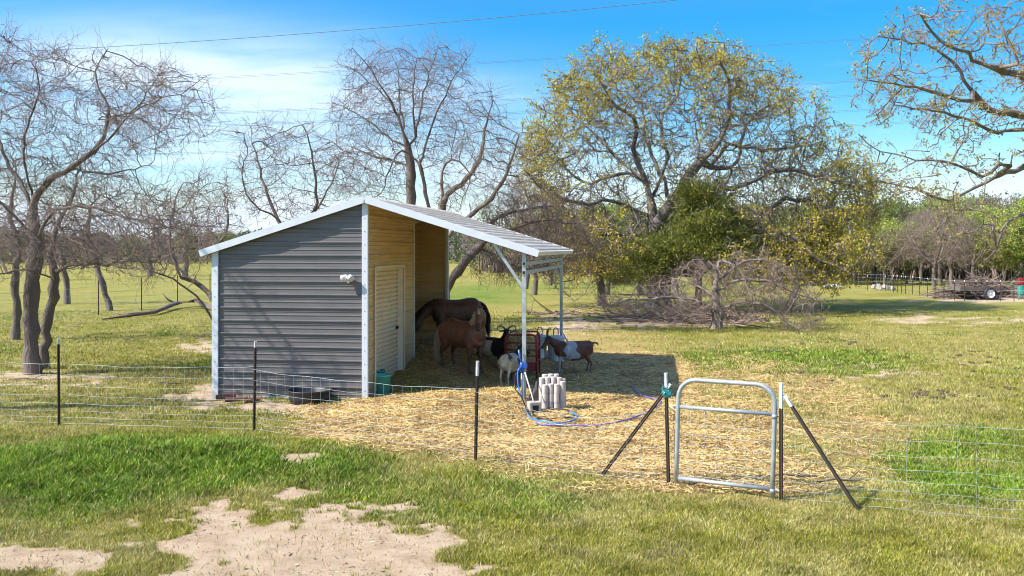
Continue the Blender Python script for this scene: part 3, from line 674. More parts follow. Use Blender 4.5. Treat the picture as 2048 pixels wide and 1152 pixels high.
# bundle of pale cylinder columns
cyl = [(0, 0, .43), (.105, .02, .45), (.21, .0, .45), (.315, .03, .49), (-.055, .10, .52), (.05, .105, .53), (.155, .105, .55), (.26, .11, .54), (.0, .20, .57), (.105, .20, .58), (.21, .21, .58), (.33, .14, .52)]
cb = on(1095, 822)
lab_c = ['front left', 'second from left in front', 'third from left in front', 'front right', 'left in the middle row', 'second in the middle row', 'third in the middle row', 'fourth in the middle row', 'left in the back row', 'middle in the back row', 'right in the back row', 'rightmost in the middle row']
for i, (x, y, h) in enumerate(cyl):
    q = cb + Vector((x * .9 - .04, y, 0)); q.z = gz(q.x, q.y) - .01
    t_ = thing('concrete_column', 'column of pale stacked concrete cylinders, ' + lab_c[i] + ' of the bundle', 'concrete column', q, group='pale concrete columns bundled beside the canopy post')
    rn = random.Random(i); z = 0; n_ = 4 if h > .5 else 3; seg = h / n_
    for k in range(n_):
        b = MB(); ox, oy = rn.uniform(-.003, .003), rn.uniform(-.003, .003); r = .047
        b.lathe([(r - .004, z + .001), (r, z + .004), (r, z + seg - .005), (r - .004, z + seg - .001)], (ox, oy, 0), 20); b.sm = [False] * len(b.sm); b.build('cylinder', M['concrete'], t_); z += seg
# block, stone, leaning pipe
p = on(1068, 826); t_ = thing('concrete_block', 'pale hollow concrete block at the foot of the canopy post', 'block', p, .25)
b = MB(); b.box((0, 0, .09), (.19, .19, .18), bev=.008); b.build('block_body', M['block'], t_)
b = MB(); b.box((0, -.096, .09), (.10, .006, .09)); b.build('hollow', M['black'], t_)  # black panel on the face, painted as the shade in the cavity
p = on(1074, 806); t_ = thing('dark_stone', 'dark pointed stone slab leaning behind the pale block', 'stone', p, .2)
b = MB(); b.add([(-.16, 0, 0), (.16, .02, 0), (.17, .12, 0), (-.15, .12, 0), (-.10, .04, .20), (.02, .07, .38), (.11, .06, .16), (.0, .02, .22)],
                [(0, 1, 7), (0, 7, 4), (1, 6, 7), (7, 6, 5), (4, 7, 5), (1, 2, 6), (2, 5, 6), (2, 3, 5), (3, 4, 5), (3, 0, 4), (0, 3, 2, 1)]); b.build('slab', M['stone'], t_)
p = on(1073, 826); q = P(1050, 745, p.y + .35); t_ = thing('leaning_pipe', 'slim pale grey pipe leaning against the canopy post', 'pipe', p)
b = MB(); b.tube([Vector((0, 0, 0)), (q - p) * .5 + Vector((.01, 0, -.01)), q - p], .012, 8); b.build('pipe_tube', M['pvc'], t_)
# hydrant hose and hoses
PF = SL(HALF, .02)
t_ = thing('water_spigot', 'blue cast water spigot with lever strapped to the canopy post', 'spigot', PF + Vector((-.04, -.06, 0)))
b = MB(); b.tube([(0, 0, .0), (0, 0, .55)], .017, 10); b.build('riser', M['galv'], t_)
b = MB(); b.tube([(0, 0, .55), (0, -.005, .66), (.0, -.01, .72)], [.03, .036, .03], 12); b.tube([(0, -.01, .64), (-.05, -.05, .61), (-.07, -.07, .56)], [.024, .02, .02], 10); b.box((.035, -.01, .66), (.12, .05, .09), bev=.01); b.build('spigot_head', M['bluecast'], t_)
b = MB(); b.tube([(0, -.01, .71), (-.03, -.01, .80), (-.05, -.01, .93)], [.018, .014, .02], 8); b.build('lever', M['bluecast'], t_)
def hose(name, label, cat, pts, r, m):
    """smooth tube through points (Catmull-Rom)"""
    pts = [Vector(p) for p in pts]; q = []
    for i in range(len(pts) - 1):
        a, b_, c, d = pts[max(i - 1, 0)], pts[i], pts[i + 1], pts[min(i + 2, len(pts) - 1)]
        for k in range(6):
            u = k / 6; q.append(.5 * ((2 * b_) + (c - a) * u + (2 * a - 5 * b_ + 4 * c - d) * u * u + (-a + 3 * b_ - 3 * c + d) * u ** 3))
    q.append(pts[-1]); o0 = q[0].copy(); b = MB(); b.tube([x - o0 for x in q], r, 8)
    o = b.build(name, M[m]); o.location = o0; return tag(o, label, cat)
def gp3(px, py, dz=.04): q = on(px, py); q.z += dz; return q
sp = PF + Vector((-.11, -.13, .56))
hose('garden_hose', 'bright blue garden hose hanging from the spigot to the straw', 'hose', [sp, sp + Vector((.0, -.02, -.12)), sp + Vector((.03, -.05, -.32)), gp3(1046, 812, .10), gp3(1058, 835, .03), gp3(1075, 846), gp3(1110, 851), gp3(1140, 848), gp3(1154, 838), gp3(1140, 828)], .013, 'blue')
hose('garden_hose', 'black hose hanging at the post and coiled in a loop on the straw', 'hose', [sp + Vector((-.03, .02, -.02)), sp + Vector((-.05, .0, -.25)), gp3(1043, 812, .14), gp3(1062, 838, .03), gp3(1090, 842), gp3(1128, 841), gp3(1150, 835), gp3(1130, 824), gp3(1090, 823), gp3(1066, 828), gp3(1072, 838), gp3(1105, 846)], .011, 'blackhose')
hose('garden_hose', 'violet-blue hose trailing across the straw to the left gate stake', 'hose', [gp3(1072, 852), gp3(1095, 856), gp3(1150, 857), gp3(1210, 854), gp3(1262, 842), gp3(1300, 826), gp3(1322, 808), gp3(1300, 800), gp3(1278, 792), gp3(1265, 778)], .012, 'violet')

# hay feeder
HO = on(1042, 757); HO.y += 0.05
fd = thing('hay_feeder', 'red tube-framed hay feeder filled with hay beneath the canopy', 'feeder', HO, -.10)
Wf, Df, Hf = .62, .80, .86
def ladder(parent, y, h, lo, bars, name='side_panel', sheet=False):
    r = .085; x0, x1 = -Wf / 2, Wf / 2
    pts = [(x0, y, 0), (x0, y, h - r)] + [(x0 + r - r * math.cos(a), y, h - r + r * math.sin(a)) for a in np.linspace(.3, math.pi / 2, 4)] + [(x1 - r + r * math.sin(a), y, h - r + r * math.cos(a)) for a in np.linspace(0, math.pi / 2, 5)] + [(x1, y, 0)]
    b = MB(); b.tube(pts, .02, 10)
    for z in bars: b.tube([(x0, y, z), (x1, y, z)], .014, 8)
    o = b.build(name, M['red'], parent)
    if sheet:
        b = MB(); b.box((0, y, .22), (Wf - .04, .006, .16)); b.build('skirt_sheet', M['red'], parent)
        b = MB(); b.box((.06, y - .006, .235), (.09, .004, .07)); b.build('maker_plate', M['label'], parent)
ladder(fd, 0, Hf, .2, (.74 - .04, .56, .44, .31), 'front_panel', True); ladder(fd, Df, Hf, .2, (.7, .56, .44, .31), 'rear_panel')
for sg in (-1, 1):
    b = MB()
    for z in (.30, .56): b.tube([(sg * Wf / 2, 0, z), (sg * Wf / 2, Df, z)], .015, 8)
    b.tube([(sg * (Wf / 2 - .03), 0, Hf - .03), (sg * (Wf / 2 - .03), Df, Hf - .03)], .015, 8)
    for k in range(1, 6): b.tube([(sg * Wf / 2, Df * k / 6, .30), (sg * (Wf / 2 - .01), Df * k / 6, Hf - .03)], .007, 6)
    b.build('side_rail', M['red'], fd)
rg = np.random.default_rng(5); n = 5200
hx = rg.normal(0, .13, n).clip(-.26, .26); hy_ = rg.uniform(.04, Df - .04, n); hz = rg.uniform(.25, .90, n) - np.abs(hx) * .5
a = rg.uniform(0, 2 * np.pi, n); el = rg.normal(0, .7, n); d = np.stack([np.cos(a) * np.cos(el), np.sin(a) * np.cos(el), np.sin(el)], 1); ll = rg.uniform(.04, .11, n)[:, None]
c = np.stack([hx, hy_, hz], 1); w = unit(np.cross(d, rg.normal(0, 1, (n, 3)))) * .003
Vh = np.stack([c - d * ll - w, c - d * ll + w, c + d * ll + w, c + d * ll - w], 1).reshape(-1, 3); Fh = np.arange(n * 4).reshape(-1, 4)
tn2 = rg.uniform(0, 1, (n, 1)); ch = np.array([.42, .31, .12]) * (1 - tn2) + np.array([.80, .65, .34]) * tn2
tag(mesh_np('hay', Vh + np.array(HO), Fh, M['hay'], col=np.repeat(ch, 4, 0)), 'loose hay packed between the bars of the red feeder', 'hay', kind='stuff')

# ribbed cans behind the feeder
def ribcan(px, py, r, h, label, lid):
    p = on(px, py); t_ = thing('ribbed_can', label, 'can', p); n_ = 26; vs_ = []; L = [(.0, .97), (.03, .97), (.05, .93), (h * .5, .96), (h - .06, 1.0), (h - .05, 1.04), (h - .01, 1.04), (h, 1.0)]
    b = MB(); n2 = n_ * 4
    for (z, s) in L:
        for k in range(n2):
            a = 2 * math.pi * k / n2; rr = r * s * (1 + (.022 if (k % 4 in (0, 1)) and .04 < z < h - .055 else 0)); vs_.append((rr * math.cos(a), rr * math.sin(a), z))
    b.add(vs_, [(i * n2 + k, i * n2 + (k + 1) % n2, (i + 1) * n2 + (k + 1) % n2, (i + 1) * n2 + k) for i in range(len(L) - 1) for k in range(n2)], True); b.build('can_body', M['ribcan'], t_)
    b = MB(); b.lathe([(r * 1.07, h - .03), (r * 1.08, h + .005), (r * .8, h + .03), (r * .2, h + .05), (.001, h + .052)], n=32, cap1=False); b.build('lid', M[lid], t_)
    b = MB(); b.tube([(-.06, 0, h + .03), (-.06, 0, h + .16), (-.03, 0, h + .21), (.02, 0, h + .21), (.05, 0, h + .16), (.05, 0, h + .03)], .012, 8); b.build('handle', M['bluecast'], t_)
    for sg in (-1, 1):
        b = MB(); b.tube([(sg * r * 1.02, -.05, h * .7), (sg * (r * 1.1), -.04, h * .62), (sg * (r * 1.1), .04, h * .62), (sg * r * 1.02, .05, h * .7)], .006, 6); b.build('side_handle', M['galv'], t_)
ribcan(1112, 722, .19, .55, 'ribbed galvanised can with a lid and arched handle beside the rear canopy post', 'trim')
ribcan(1080, 716, .15, .50, 'bluish ribbed can seen through the bars of the red feeder', 'galv')
hose('leaning_rod', 'thin dark rod leaning against the rear canopy post behind the brown goat', 'rod', [P(1127, 668, 22.3), P(1131, 676, 22.1), P(1137, 687, 21.9)] + [on(1146, 715)], .014, 'violet')

# ------------------------------------------------------------------ animals
def frame_loft(secs, side=(0, 1, 0), n=14):
    """secs: (x,y,z, half width, half height). Returns verts, faces of a closed smooth tube"""
    pts = [Vector(s[:3]) for s in secs]; V = []; m = len(pts)
    for i, s in enumerate(secs):
        t = (pts[min(i + 1, m - 1)] - pts[max(i - 1, 0)]).normalized(); sd_ = Vector(side); sd_ = (sd_ - t * sd_.dot(t)).normalized(); up = t.cross(sd_)
        for k in range(n):
            q = 2 * math.pi * k / n; V.append(pts[i] + sd_ * (math.cos(q) * s[3]) + up * (math.sin(q) * s[4]))
    F = [(i * n + k, i * n + (k + 1) % n, (i + 1) * n + (k + 1) % n, (i + 1) * n + k) for i in range(m - 1) for k in range(n)]
    F += [tuple(range(n - 1, -1, -1)), tuple((m - 1) * n + k for k in range(n))]
    return V, F
def subdiv(secs, k=3):
    a = np.array(secs, dtype=float); out = []
    for i in range(len(a) - 1):
        p0, p1, p2, p3 = a[max(i - 1, 0)], a[i], a[i + 1], a[min(i + 2, len(a) - 1)]
        for j in range(k):
            u = j / k; out.append(.5 * (2 * p1 + (p2 - p0) * u + (2 * p0 - 5 * p1 + 4 * p2 - p3) * u * u + (-p0 + 3 * p1 - 3 * p2 + p3) * u ** 3))
    out.append(a[-1]); out = np.array(out); out[:, 3:] = np.maximum(out[:, 3:], .004); return [tuple(r) for r in out]
def xf(secs, origin, yaw=0, pitch=0):
    Mx = Matrix.Rotation(yaw, 3, 'Z') @ Matrix.Rotation(pitch, 3, 'Y'); return [tuple(Vector(origin) + Mx @ Vector(s[:3])) + tuple(s[3:]) for s in secs], Mx
def voxel_body(name, tubes, parent, colfn, mt, voxel=.014, smooth=4):
    b = MB()
    for secs, side in tubes: V_, F_ = frame_loft(subdiv(secs), side); b.add(V_, F_)
    o = b.build(name + '_raw', None); md = o.modifiers.new('r', 'REMESH'); md.mode = 'VOXEL'; md.voxel_size = voxel; md.use_smooth_shade = True
    ms = o.modifiers.new('s', 'SMOOTH'); ms.factor = .55; ms.iterations = smooth
    dg = bpy.context.evaluated_depsgraph_get(); me = bpy.data.meshes.new_from_object(o.evaluated_get(dg)); bpy.data.objects.remove(o, do_unlink=True)
    me.name = name; n = len(me.vertices); co_ = np.empty(n * 3, dtype=np.float32); me.vertices.foreach_get('co', co_); co_ = co_.reshape(-1, 3)
    a = me.color_attributes.new('Col', 'FLOAT_COLOR', 'POINT'); c4 = np.ones((n, 4), dtype=np.float32); c4[:, :3] = colfn(co_); a.data.foreach_set('color', c4.ravel())
    me.materials.clear(); return link(name, me, mt, parent)
def colored_strands(name, roots, dirs, length, w, col, parent, rg, grav=.6, n_=5, curl=.25):
    """hair: bundles of thin tapering ribbons hanging from roots"""
    m = len(roots); p = np.array(roots, dtype=float); d = unit(np.array(dirs, dtype=float) + rg.normal(0, curl, (m, 3))); L = length * rg.uniform(.7, 1.1, m); P_ = [p.copy()]
    for k in range(n_): d = unit(d + np.array([0, 0, -grav]) + rg.normal(0, curl * .4, (m, 3))); p = p + d * (L / n_)[:, None]; P_.append(p.copy())
    P_ = np.stack(P_, 1); sidev = unit(np.cross(d, rg.normal(0, 1, (m, 3)))); ww = np.linspace(1, .15, n_ + 1)[None, :, None] * w * sidev[:, None, :]
    V_ = np.stack([P_ - ww, P_ + ww], 2).reshape(m, -1, 3); Vn = V_.reshape(-1, 3); base = (np.arange(m) * (2 * (n_ + 1)))[:, None]
    F_ = np.concatenate([base + np.array([[2 * k, 2 * k + 1, 2 * k + 3, 2 * k + 2]]) for k in range(n_)], 0)
    cc_ = np.repeat(np.array(col)[None, :] * rg.uniform(.55, 1.25, (m, 1)), 2 * (n_ + 1), 0)
    return mesh_np(name, Vn, F_, M['hair'], parent, col=cc_, smooth=True)
def leg(x, y, pts, s=1.0):
    return ([(x + a * s, y + b_ * s, z * s, w * s, h * s) for (a, b_, z, w, h) in pts], (0, 1, 0))
HORSE_F = [(.0, 0, .70, .10, .13), (-.01, .01, .56, .078, .095), (.0, 0, .46, .058, .068), (.0, 0, .35, .043, .046), (.0, 0, .315, .044, .047), (.0, 0, .27, .027, .029), (.0, 0, .16, .021, .024), (.005, 0, .10, .029, .031), (.02, 0, .055, .027, .029), (.03, 0, .03, .036, .040), (.035, 0, .0, .043, .049)]
HORSE_H = [(.02, -.02, .76, .12, .18), (.04, 0, .62, .11, .15), (.01, 0, .52, .08, .105), (-.05, 0, .43, .052, .064), (-.085, 0, .355, .033, .044), (-.075, 0, .29, .027, .031), (-.065, 0, .18, .022, .026), (-.06, 0, .10, .029, .032), (-.045, 0, .055, .027, .029), (-.035, 0, .03, .036, .040), (-.03, 0, .0, .043, .049)]
HBODY = [(-.60, 0, .80, .03, .05), (-.58, 0, .80, .12, .15), (-.48, 0, .79, .215, .235), (-.34, 0, .79, .235, .255), (-.15, 0, .75, .24, .262), (.08, 0, .735, .245, .272), (.26, 0, .75, .22, .268), (.40, 0, .76, .21, .26), (.50, 0, .78, .16, .20), (.57, 0, .77, .07, .10)]
def horse_head(): return [(-.06, 0, .0, .05, .07), (.0, 0, .0, .068, .095), (.08, 0, -.012, .078, .115), (.17, 0, -.015, .066, .10), (.26, 0, -.012, .048, .070), (.34, 0, -.015, .046, .056), (.40, 0, -.022, .048, .053), (.435, 0, -.028, .030, .034)]
def pony(label, loc, rz, sc, neck, head_o, head_yaw, head_pitch, col, mane, tail, legoff, star=False):
    t_ = thing('pony', label, 'pony', loc, rz); t_.scale = (sc,) * 3; rg = np.random.default_rng(int(abs(loc[0]) * 100) + 3)
    tubes = [(HBODY, (0, 1, 0))]
    for (x, y, pts, ox) in ((.36, .115, HORSE_F, legoff[0]), (.36, -.115, HORSE_F, legoff[1]), (-.40, .125, HORSE_H, legoff[2]), (-.40, -.125, HORSE_H, legoff[3])):
        q = [(a + ox * (1 - z / .8), (b_ if y > 0 else -b_), z, w, h) for (a, b_, z, w, h) in pts]; tubes.append(leg(x, y, q))
    hs, Mx = xf(horse_head(), head_o, head_yaw, head_pitch); hside = Mx @ Vector((0, 1, 0))
    nk = list(neck) + [tuple(Vector(head_o) + Mx @ Vector((-.01, 0, .0))) + (.066, .095)]
    tubes.append((nk, (Vector((0, 1, 0)) + hside * .0))); tubes.append((hs, hside))
    for sg in (-1, 1):
        es = [(-.02, sg * .045, .07, .022, .016), (-.025, sg * .058, .11, .026, .014), (-.02, sg * .062, .15, .018, .010), (-.01, sg * .060, .18, .004, .004)]
        e, _ = xf(es, head_o, head_yaw, head_pitch); tubes.append((e, hside))
    inv = Mx.inverted(); ho = Vector(head_o)
    def colfn(v):
        c = np.tile(np.array(col), (len(v), 1)); n_ = fbm(v[:, 0] * 4 + 9, v[:, 2] * 4 + v[:, 1] * 3, 4)
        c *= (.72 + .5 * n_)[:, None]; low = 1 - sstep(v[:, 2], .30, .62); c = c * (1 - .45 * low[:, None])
        hoof = v[:, 2] < .04; c[hoof] = (.05, .04, .035)
        h = (v - np.array(ho)) @ np.array(inv.transposed()) 
        hm = (h[:, 0] > .30) & (np.abs(h[:, 1]) < .09) & (np.abs(h[:, 2]) < .12); c[hm] = np.array(col) * .35
        if star:
            stm = (h[:, 2] > .06) & (np.abs(h[:, 1]) < .022) & (h[:, 0] > .02) & (h[:, 0] < .13); c[stm] = (.6, .55, .48)
        sock = (v[:, 2] < .17) & (v[:, 2] > .05) & (v[:, 0] > .1) & (v[:, 1] > 0) if star is None else None
        return c
    voxel_body('body', tubes, t_, colfn, M['fur'], .0135, 5)
    for sg in (-1, 1):
        p_ = ho + Mx @ Vector((.085, sg * .072, .045)); b = MB(); b.lathe([(.001, -.016), (.011, -.012), (.016, 0), (.011, .012), (.001, .016)], p_, 10); b.build('eye', M['eye'], t_)
        p_ = ho + Mx @ Vector((.415, sg * .026, .004)); b = MB(); b.lathe([(.001, -.011), (.010, 0), (.001, .011)], p_, 8); b.build('nostril', M['eye'], t_)
    # mane along the crest, forelock, tail
    nkp = [Vector(s[:3]) for s in nk]; nku = []
    for i, s in enumerate(nk):
        tt = (nkp[min(i + 1, len(nk) - 1)] - nkp[max(i - 1, 0)]).normalized(); sdv = Vector((0, 1, 0)); sdv = (sdv - tt * sdv.dot(tt)).normalized(); nku.append(tt.cross(sdv) * s[4])
    roots = []; dirs = []
    for k in range(420):
        u = rg.uniform(0.12, 1) * (len(nk) - 1); i = min(int(u), len(nk) - 2); f = u - i; up = nku[i].lerp(nku[i + 1], f)
        sgn = 1 if rg.uniform() < mane[3] else -1
        roots.append(nkp[i].lerp(nkp[i + 1], f) + up * .97 + Vector((0, rg.normal(0, .015), 0))); dirs.append(up.normalized() * .5 + Vector((0, sgn * .9, 0)))
    colored_strands('mane', roots, dirs, .24, .007, mane[:3], t_, rg, grav=.8)
    roots = [ho + Mx @ Vector((rg.uniform(-.02, .02), rg.normal(0, .02), .09)) for _ in range(110)]
    colored_strands('forelock', roots, [Mx @ Vector((.8, rg.normal(0, .35), .3)) for _ in range(110)], .17, .005, mane[:3], t_, rg, grav=.35)
    roots = [Vector((-.575 + rg.normal(0, .012), rg.normal(0, .022), .90 + rg.normal(0, .02))) for _ in range(520)]
    colored_strands('tail', roots, [Vector((-1.0, rg.normal(0, .12), .25)) for _ in range(520)], .78, .0075, tail, t_, rg, grav=.85, n_=8, curl=.12)
    return t_
# dark pony in the stall, grazing with its head down to the left
p = P(911, 700, 21.6); p.z = gz(p.x, p.y) 
pony('dark brown pony with head lowered to the bedding inside the open stall', p, R(200), 1.02,
     [(.34, 0, .84, .13, .20), (.48, 0, .86, .10, .17), (.62, 0, .80, .085, .135), (.76, 0, .68, .072, .115)], (.86, 0, .56), 0, R(62), (.12, .052, .032), (.06, .026, .018, .5), (.025, .015, .012), (.05, -.04, .03, -.06))
# chestnut pony turning its head to the viewer
p = P(926, 748, 18.7); p.z = gz(p.x, p.y)
pony('chestnut brown pony with pale mane and tail facing the camera beneath the canopy', p, R(-46), 1.0,
     [(.36, 0, .88, .13, .19), (.46, .0, .96, .10, .16), (.55, -.02, 1.06, .083, .125), (.60, -.05, 1.15, .075, .10)], (.60, -.08, 1.22), R(-52), R(50), (.165, .066, .036), (.62, .44, .24, .5), (.62, .47, .30), (.05, -.05, .04, -.05), star=True)

GF = [(.0, 0, .46, .06, .085), (-.01, 0, .37, .046, .06), (.0, 0, .30, .034, .040), (.0, 0, .20, .019, .021), (.0, 0, .18, .020, .022), (.0, 0, .10, .013, .014), (.0, 0, .055, .017, .018), (.012, 0, .025, .018, .021), (.02, 0, .0, .021, .026)]
GH = [(.0, 0, .50, .065, .10), (.02, 0, .40, .05, .07), (.0, 0, .33, .034, .045), (-.035, 0, .27, .023, .028), (-.065, 0, .215, .019, .024), (-.055, 0, .16, .015, .017), (-.045, 0, .10, .013, .015), (-.04, 0, .055, .017, .018), (-.028, 0, .025, .018, .021), (-.02, 0, .0, .021, .026)]
GBODY = [(-.40, 0, .52, .02, .03), (-.38, 0, .52, .08, .10), (-.31, 0, .505, .125, .145), (-.18, 0, .465, .165, .175), (.0, 0, .44, .185, .195), (.15, 0, .45, .165, .185), (.26, 0, .485, .125, .155), (.33, 0, .51, .085, .115), (.37, 0, .515, .04, .06)]
def goat(label, loc, rz, sc, neck, head_o, hyaw, hpitch, colfn0, tailcol, horn='back', legoff=(0, 0, 0, 0), coat=None):
    t_ = thing('goat', label, 'goat', loc, rz); t_.scale = (sc,) * 3; rg = np.random.default_rng(int(abs(loc[0]) * 100) + 5)
    tubes = [(GBODY, (0, 1, 0))]
    for (x, y, pts, ox) in ((.24, .075, GF, legoff[0]), (.24, -.075, GF, legoff[1]), (-.27, .08, GH, legoff[2]), (-.27, -.08, GH, legoff[3])):
        tubes.append(leg(x, y, [(a + ox * (1 - z / .5), b_, z, w, h) for (a, b_, z, w, h) in pts]))
    hs = [(-.05, 0, .0, .035, .045), (.0, 0, .005, .048, .058), (.06, 0, -.008, .045, .058), (.12, 0, -.018, .035, .045), (.18, 0, -.024, .029, .034), (.225, 0, -.028, .026, .028), (.243, 0, -.030, .014, .016)]
    hs, Mx = xf(hs, head_o, hyaw, hpitch); hside = Mx @ Vector((0, 1, 0)); ho = Vector(head_o)
    nk = list(neck) + [tuple(ho + Mx @ Vector((-.01, 0, 0))) + (.042, .05)]
    tubes.append((nk, (0, 1, 0))); tubes.append((hs, hside))
    for sg in (-1, 1):
        es = [(.0, sg * .040, .025, .018, .010), (-.005, sg * .075, .020, .024, .008), (-.01, sg * .115, .0, .020, .007), (-.005, sg * .145, -.015, .006, .005)]
        e, _ = xf(es, head_o, hyaw, hpitch); tubes.append((e, Mx @ Vector((1, 0, 0))))
    tubes.append(([(-.37, 0, .57, .02, .02), (-.42, 0, .60, .026, .020), (-.47, 0, .585, .024, .018), (-.50, 0, .54, .008, .008)], (0, 1, 0)))
    inv = Mx.inverted()
    def colfn(v):
        h = (v - np.array(ho)) @ np.array(inv.transposed()); ishead = (h[:, 0] > -.06) & (np.abs(h[:, 1]) < .16) & (np.abs(h[:, 2]) < .09) & (v[:, 2] > .45)
        c = colfn0(v, h, ishead); n_ = fbm(v[:, 0] * 9, v[:, 2] * 9 + v[:, 1] * 7, 4); c = c * (.8 + .4 * n_)[:, None]
        c[v[:, 2] < .03] = (.04, .035, .03); return c
    voxel_body('body', tubes, t_, colfn, M['fur'], .0095, 4)
    for sg in (-1, 1):
        b = MB(); p_ = ho + Mx @ Vector((.045, sg * .044, .022)); b.lathe([(.001, -.009), (.008, -.005), (.009, 0), (.006, .007), (.001, .009)], p_, 8); b.build('eye', M['eye'], t_)
        if horn == 'back': hp = [(.0, sg * .022, .045), (-.03, sg * .03, .10), (-.08, sg * .045, .14), (-.14, sg * .06, .155), (-.19, sg * .07, .14)]
        else: hp = [(.0, sg * .022, .045), (-.015, sg * .05, .10), (-.03, sg * .11, .135), (-.03, sg * .165, .125), (-.02, sg * .185, .075), (.0, sg * .165, .035), (.01, sg * .13, .04)]
        b = MB(); pts = [ho + Mx @ Vector(q) for q in hp]; m_ = len(pts); b.tube(pts, [.021 * (1 - .8 * i / (m_ - 1)) for i in range(m_)], 10); b.build('horn', M['horn'], t_)
    rr = []; dd = []
    for _ in range(60): rr.append(ho + Mx @ Vector((rg.uniform(.14, .2), rg.normal(0, .008), -.055))); dd.append(Mx @ Vector((0, 0, -1)))
    colored_strands('beard', rr, dd, .07, .004, tailcol, t_, rg, grav=.5)
    if coat is not None:
        n_ = 900; u = rg.uniform(-.38, .34, n_); q = rg.uniform(0, math.pi, n_)
        xs = [s[0] for s in GBODY]; rw = np.interp(u, xs, [s[3] for s in GBODY]); rh = np.interp(u, xs, [s[4] for s in GBODY]); zc = np.interp(u, xs, [s[2] for s in GBODY])
        side = np.where(rg.uniform(0, 1, n_) < .5, -1, 1); ang = rg.uniform(-.5, 1.35, n_); rts = np.stack([u, side * rw * np.cos(ang), zc + rh * np.sin(ang)], 1)
        drs = np.stack([-.3 * np.ones(n_), side * np.cos(ang) * .7, np.sin(ang) * .3 - .6], 1); hh = np.zeros_like(rts); cc_ = coat(rts)
        o = colored_strands('shaggy_coat', rts, drs, .055, .004, (1, 1, 1), t_, rg, grav=.5, n_=3); a_ = o.data.color_attributes['Col']; k_ = len(o.data.vertices) // n_
        c4 = np.ones((len(o.data.vertices), 4), dtype=np.float32); c4[:, :3] = np.repeat(cc_, k_, 0) * np.repeat(rg.uniform(.7, 1.15, (n_, 1)), k_, 0); a_.data.foreach_set('color', c4.ravel())
    return t_
BLK = np.array([.014, .013, .014]); WHT = np.array([.58, .55, .50]); BRN = np.array([.17, .068, .038]); CRM = np.array([.55, .45, .32])
# brown goat with a white saddle, side on
def cfc(v, h, ih):
    c = np.tile(BRN, (len(v), 1)); edge = .03 * np.sin(v[:, 2] * 30); sad = (v[:, 0] > -.06 + edge - (.5 - v[:, 2]) * .3) & (v[:, 0] < .17 + edge) & (v[:, 2] > .30); c[sad] = (.50, .49, .50)
    lg = (v[:, 2] < .34) & (v[:, 0] > .05); c[lg] = (.48, .46, .46); br = lg & (v[:, 1] < 0) & (v[:, 2] > .08) & (v[:, 2] < .26); c[br] = BRN; c[ih] = np.array([.13, .055, .032]); return c
def coatc(v): return cfc(v, None, np.zeros(len(v), bool))
p = on(1146, 747); goat('brown goat with a broad white band around its ribs, side on at right', p, R(183), 1.08,
     [(.28, 0, .54, .07, .11), (.35, 0, .59, .060, .09), (.41, 0, .635, .05, .07)], (.46, .0, .675), R(8), R(42), cfc, (.45, .42, .40), 'back', (.04, -.03, -.02, .03), coatc)
# black and white goat with curled horns, facing the camera
def cfa(v, h, ih):
    c = np.tile(BLK, (len(v), 1)); mid = (v[:, 0] > -.22) & (v[:, 0] < .12) & (v[:, 2] < .58); c[mid] = WHT; c[(v[:, 2] < .22)] = (.4, .38, .36)
    c[ih] = BLK; noz = ih & (h[:, 0] > .14); c[noz] = (.10, .10, .11); return c
p = on(984, 738); goat('black and white goat with curled horns facing the camera behind the chestnut pony', p, R(-40), 1.06,
     [(.28, 0, .55, .07, .10), (.34, -.01, .64, .055, .075), (.38, -.03, .71, .046, .058)], (.41, -.05, .765), R(-40), R(42), cfa, (.05, .05, .05), 'curl', (.02, -.03, .02, -.02), lambda v: cfa(v, v * 0, np.zeros(len(v), bool)))
# white and brown goat seen from behind
def cfb(v, h, ih):
    c = np.tile(CRM, (len(v), 1)); c[v[:, 0] > .06] = BLK; pt = (fbm(v[:, 0] * 7 + 3, v[:, 2] * 6 + v[:, 1] * 5, 8, 3) > .56) & (v[:, 2] > .42); c[pt] = (.10, .055, .035)
    c[ih] = BLK; c[(v[:, 2] < .30) & (v[:, 0] < 0)] = (.62, .47, .30); return c
p = on(1021, 772); goat('shaggy cream and brown goat seen from behind as it reaches into the red feeder', p, R(70), 1.0,
     [(.28, 0, .54, .07, .10), (.36, -.02, .60, .055, .08), (.42, -.05, .66, .046, .06)], (.47, -.08, .69), R(-25), R(25), cfb, (.05, .04, .04), 'back', (.03, -.03, .02, -.02), lambda v: cfb(v, v * 0, np.zeros(len(v), bool)))

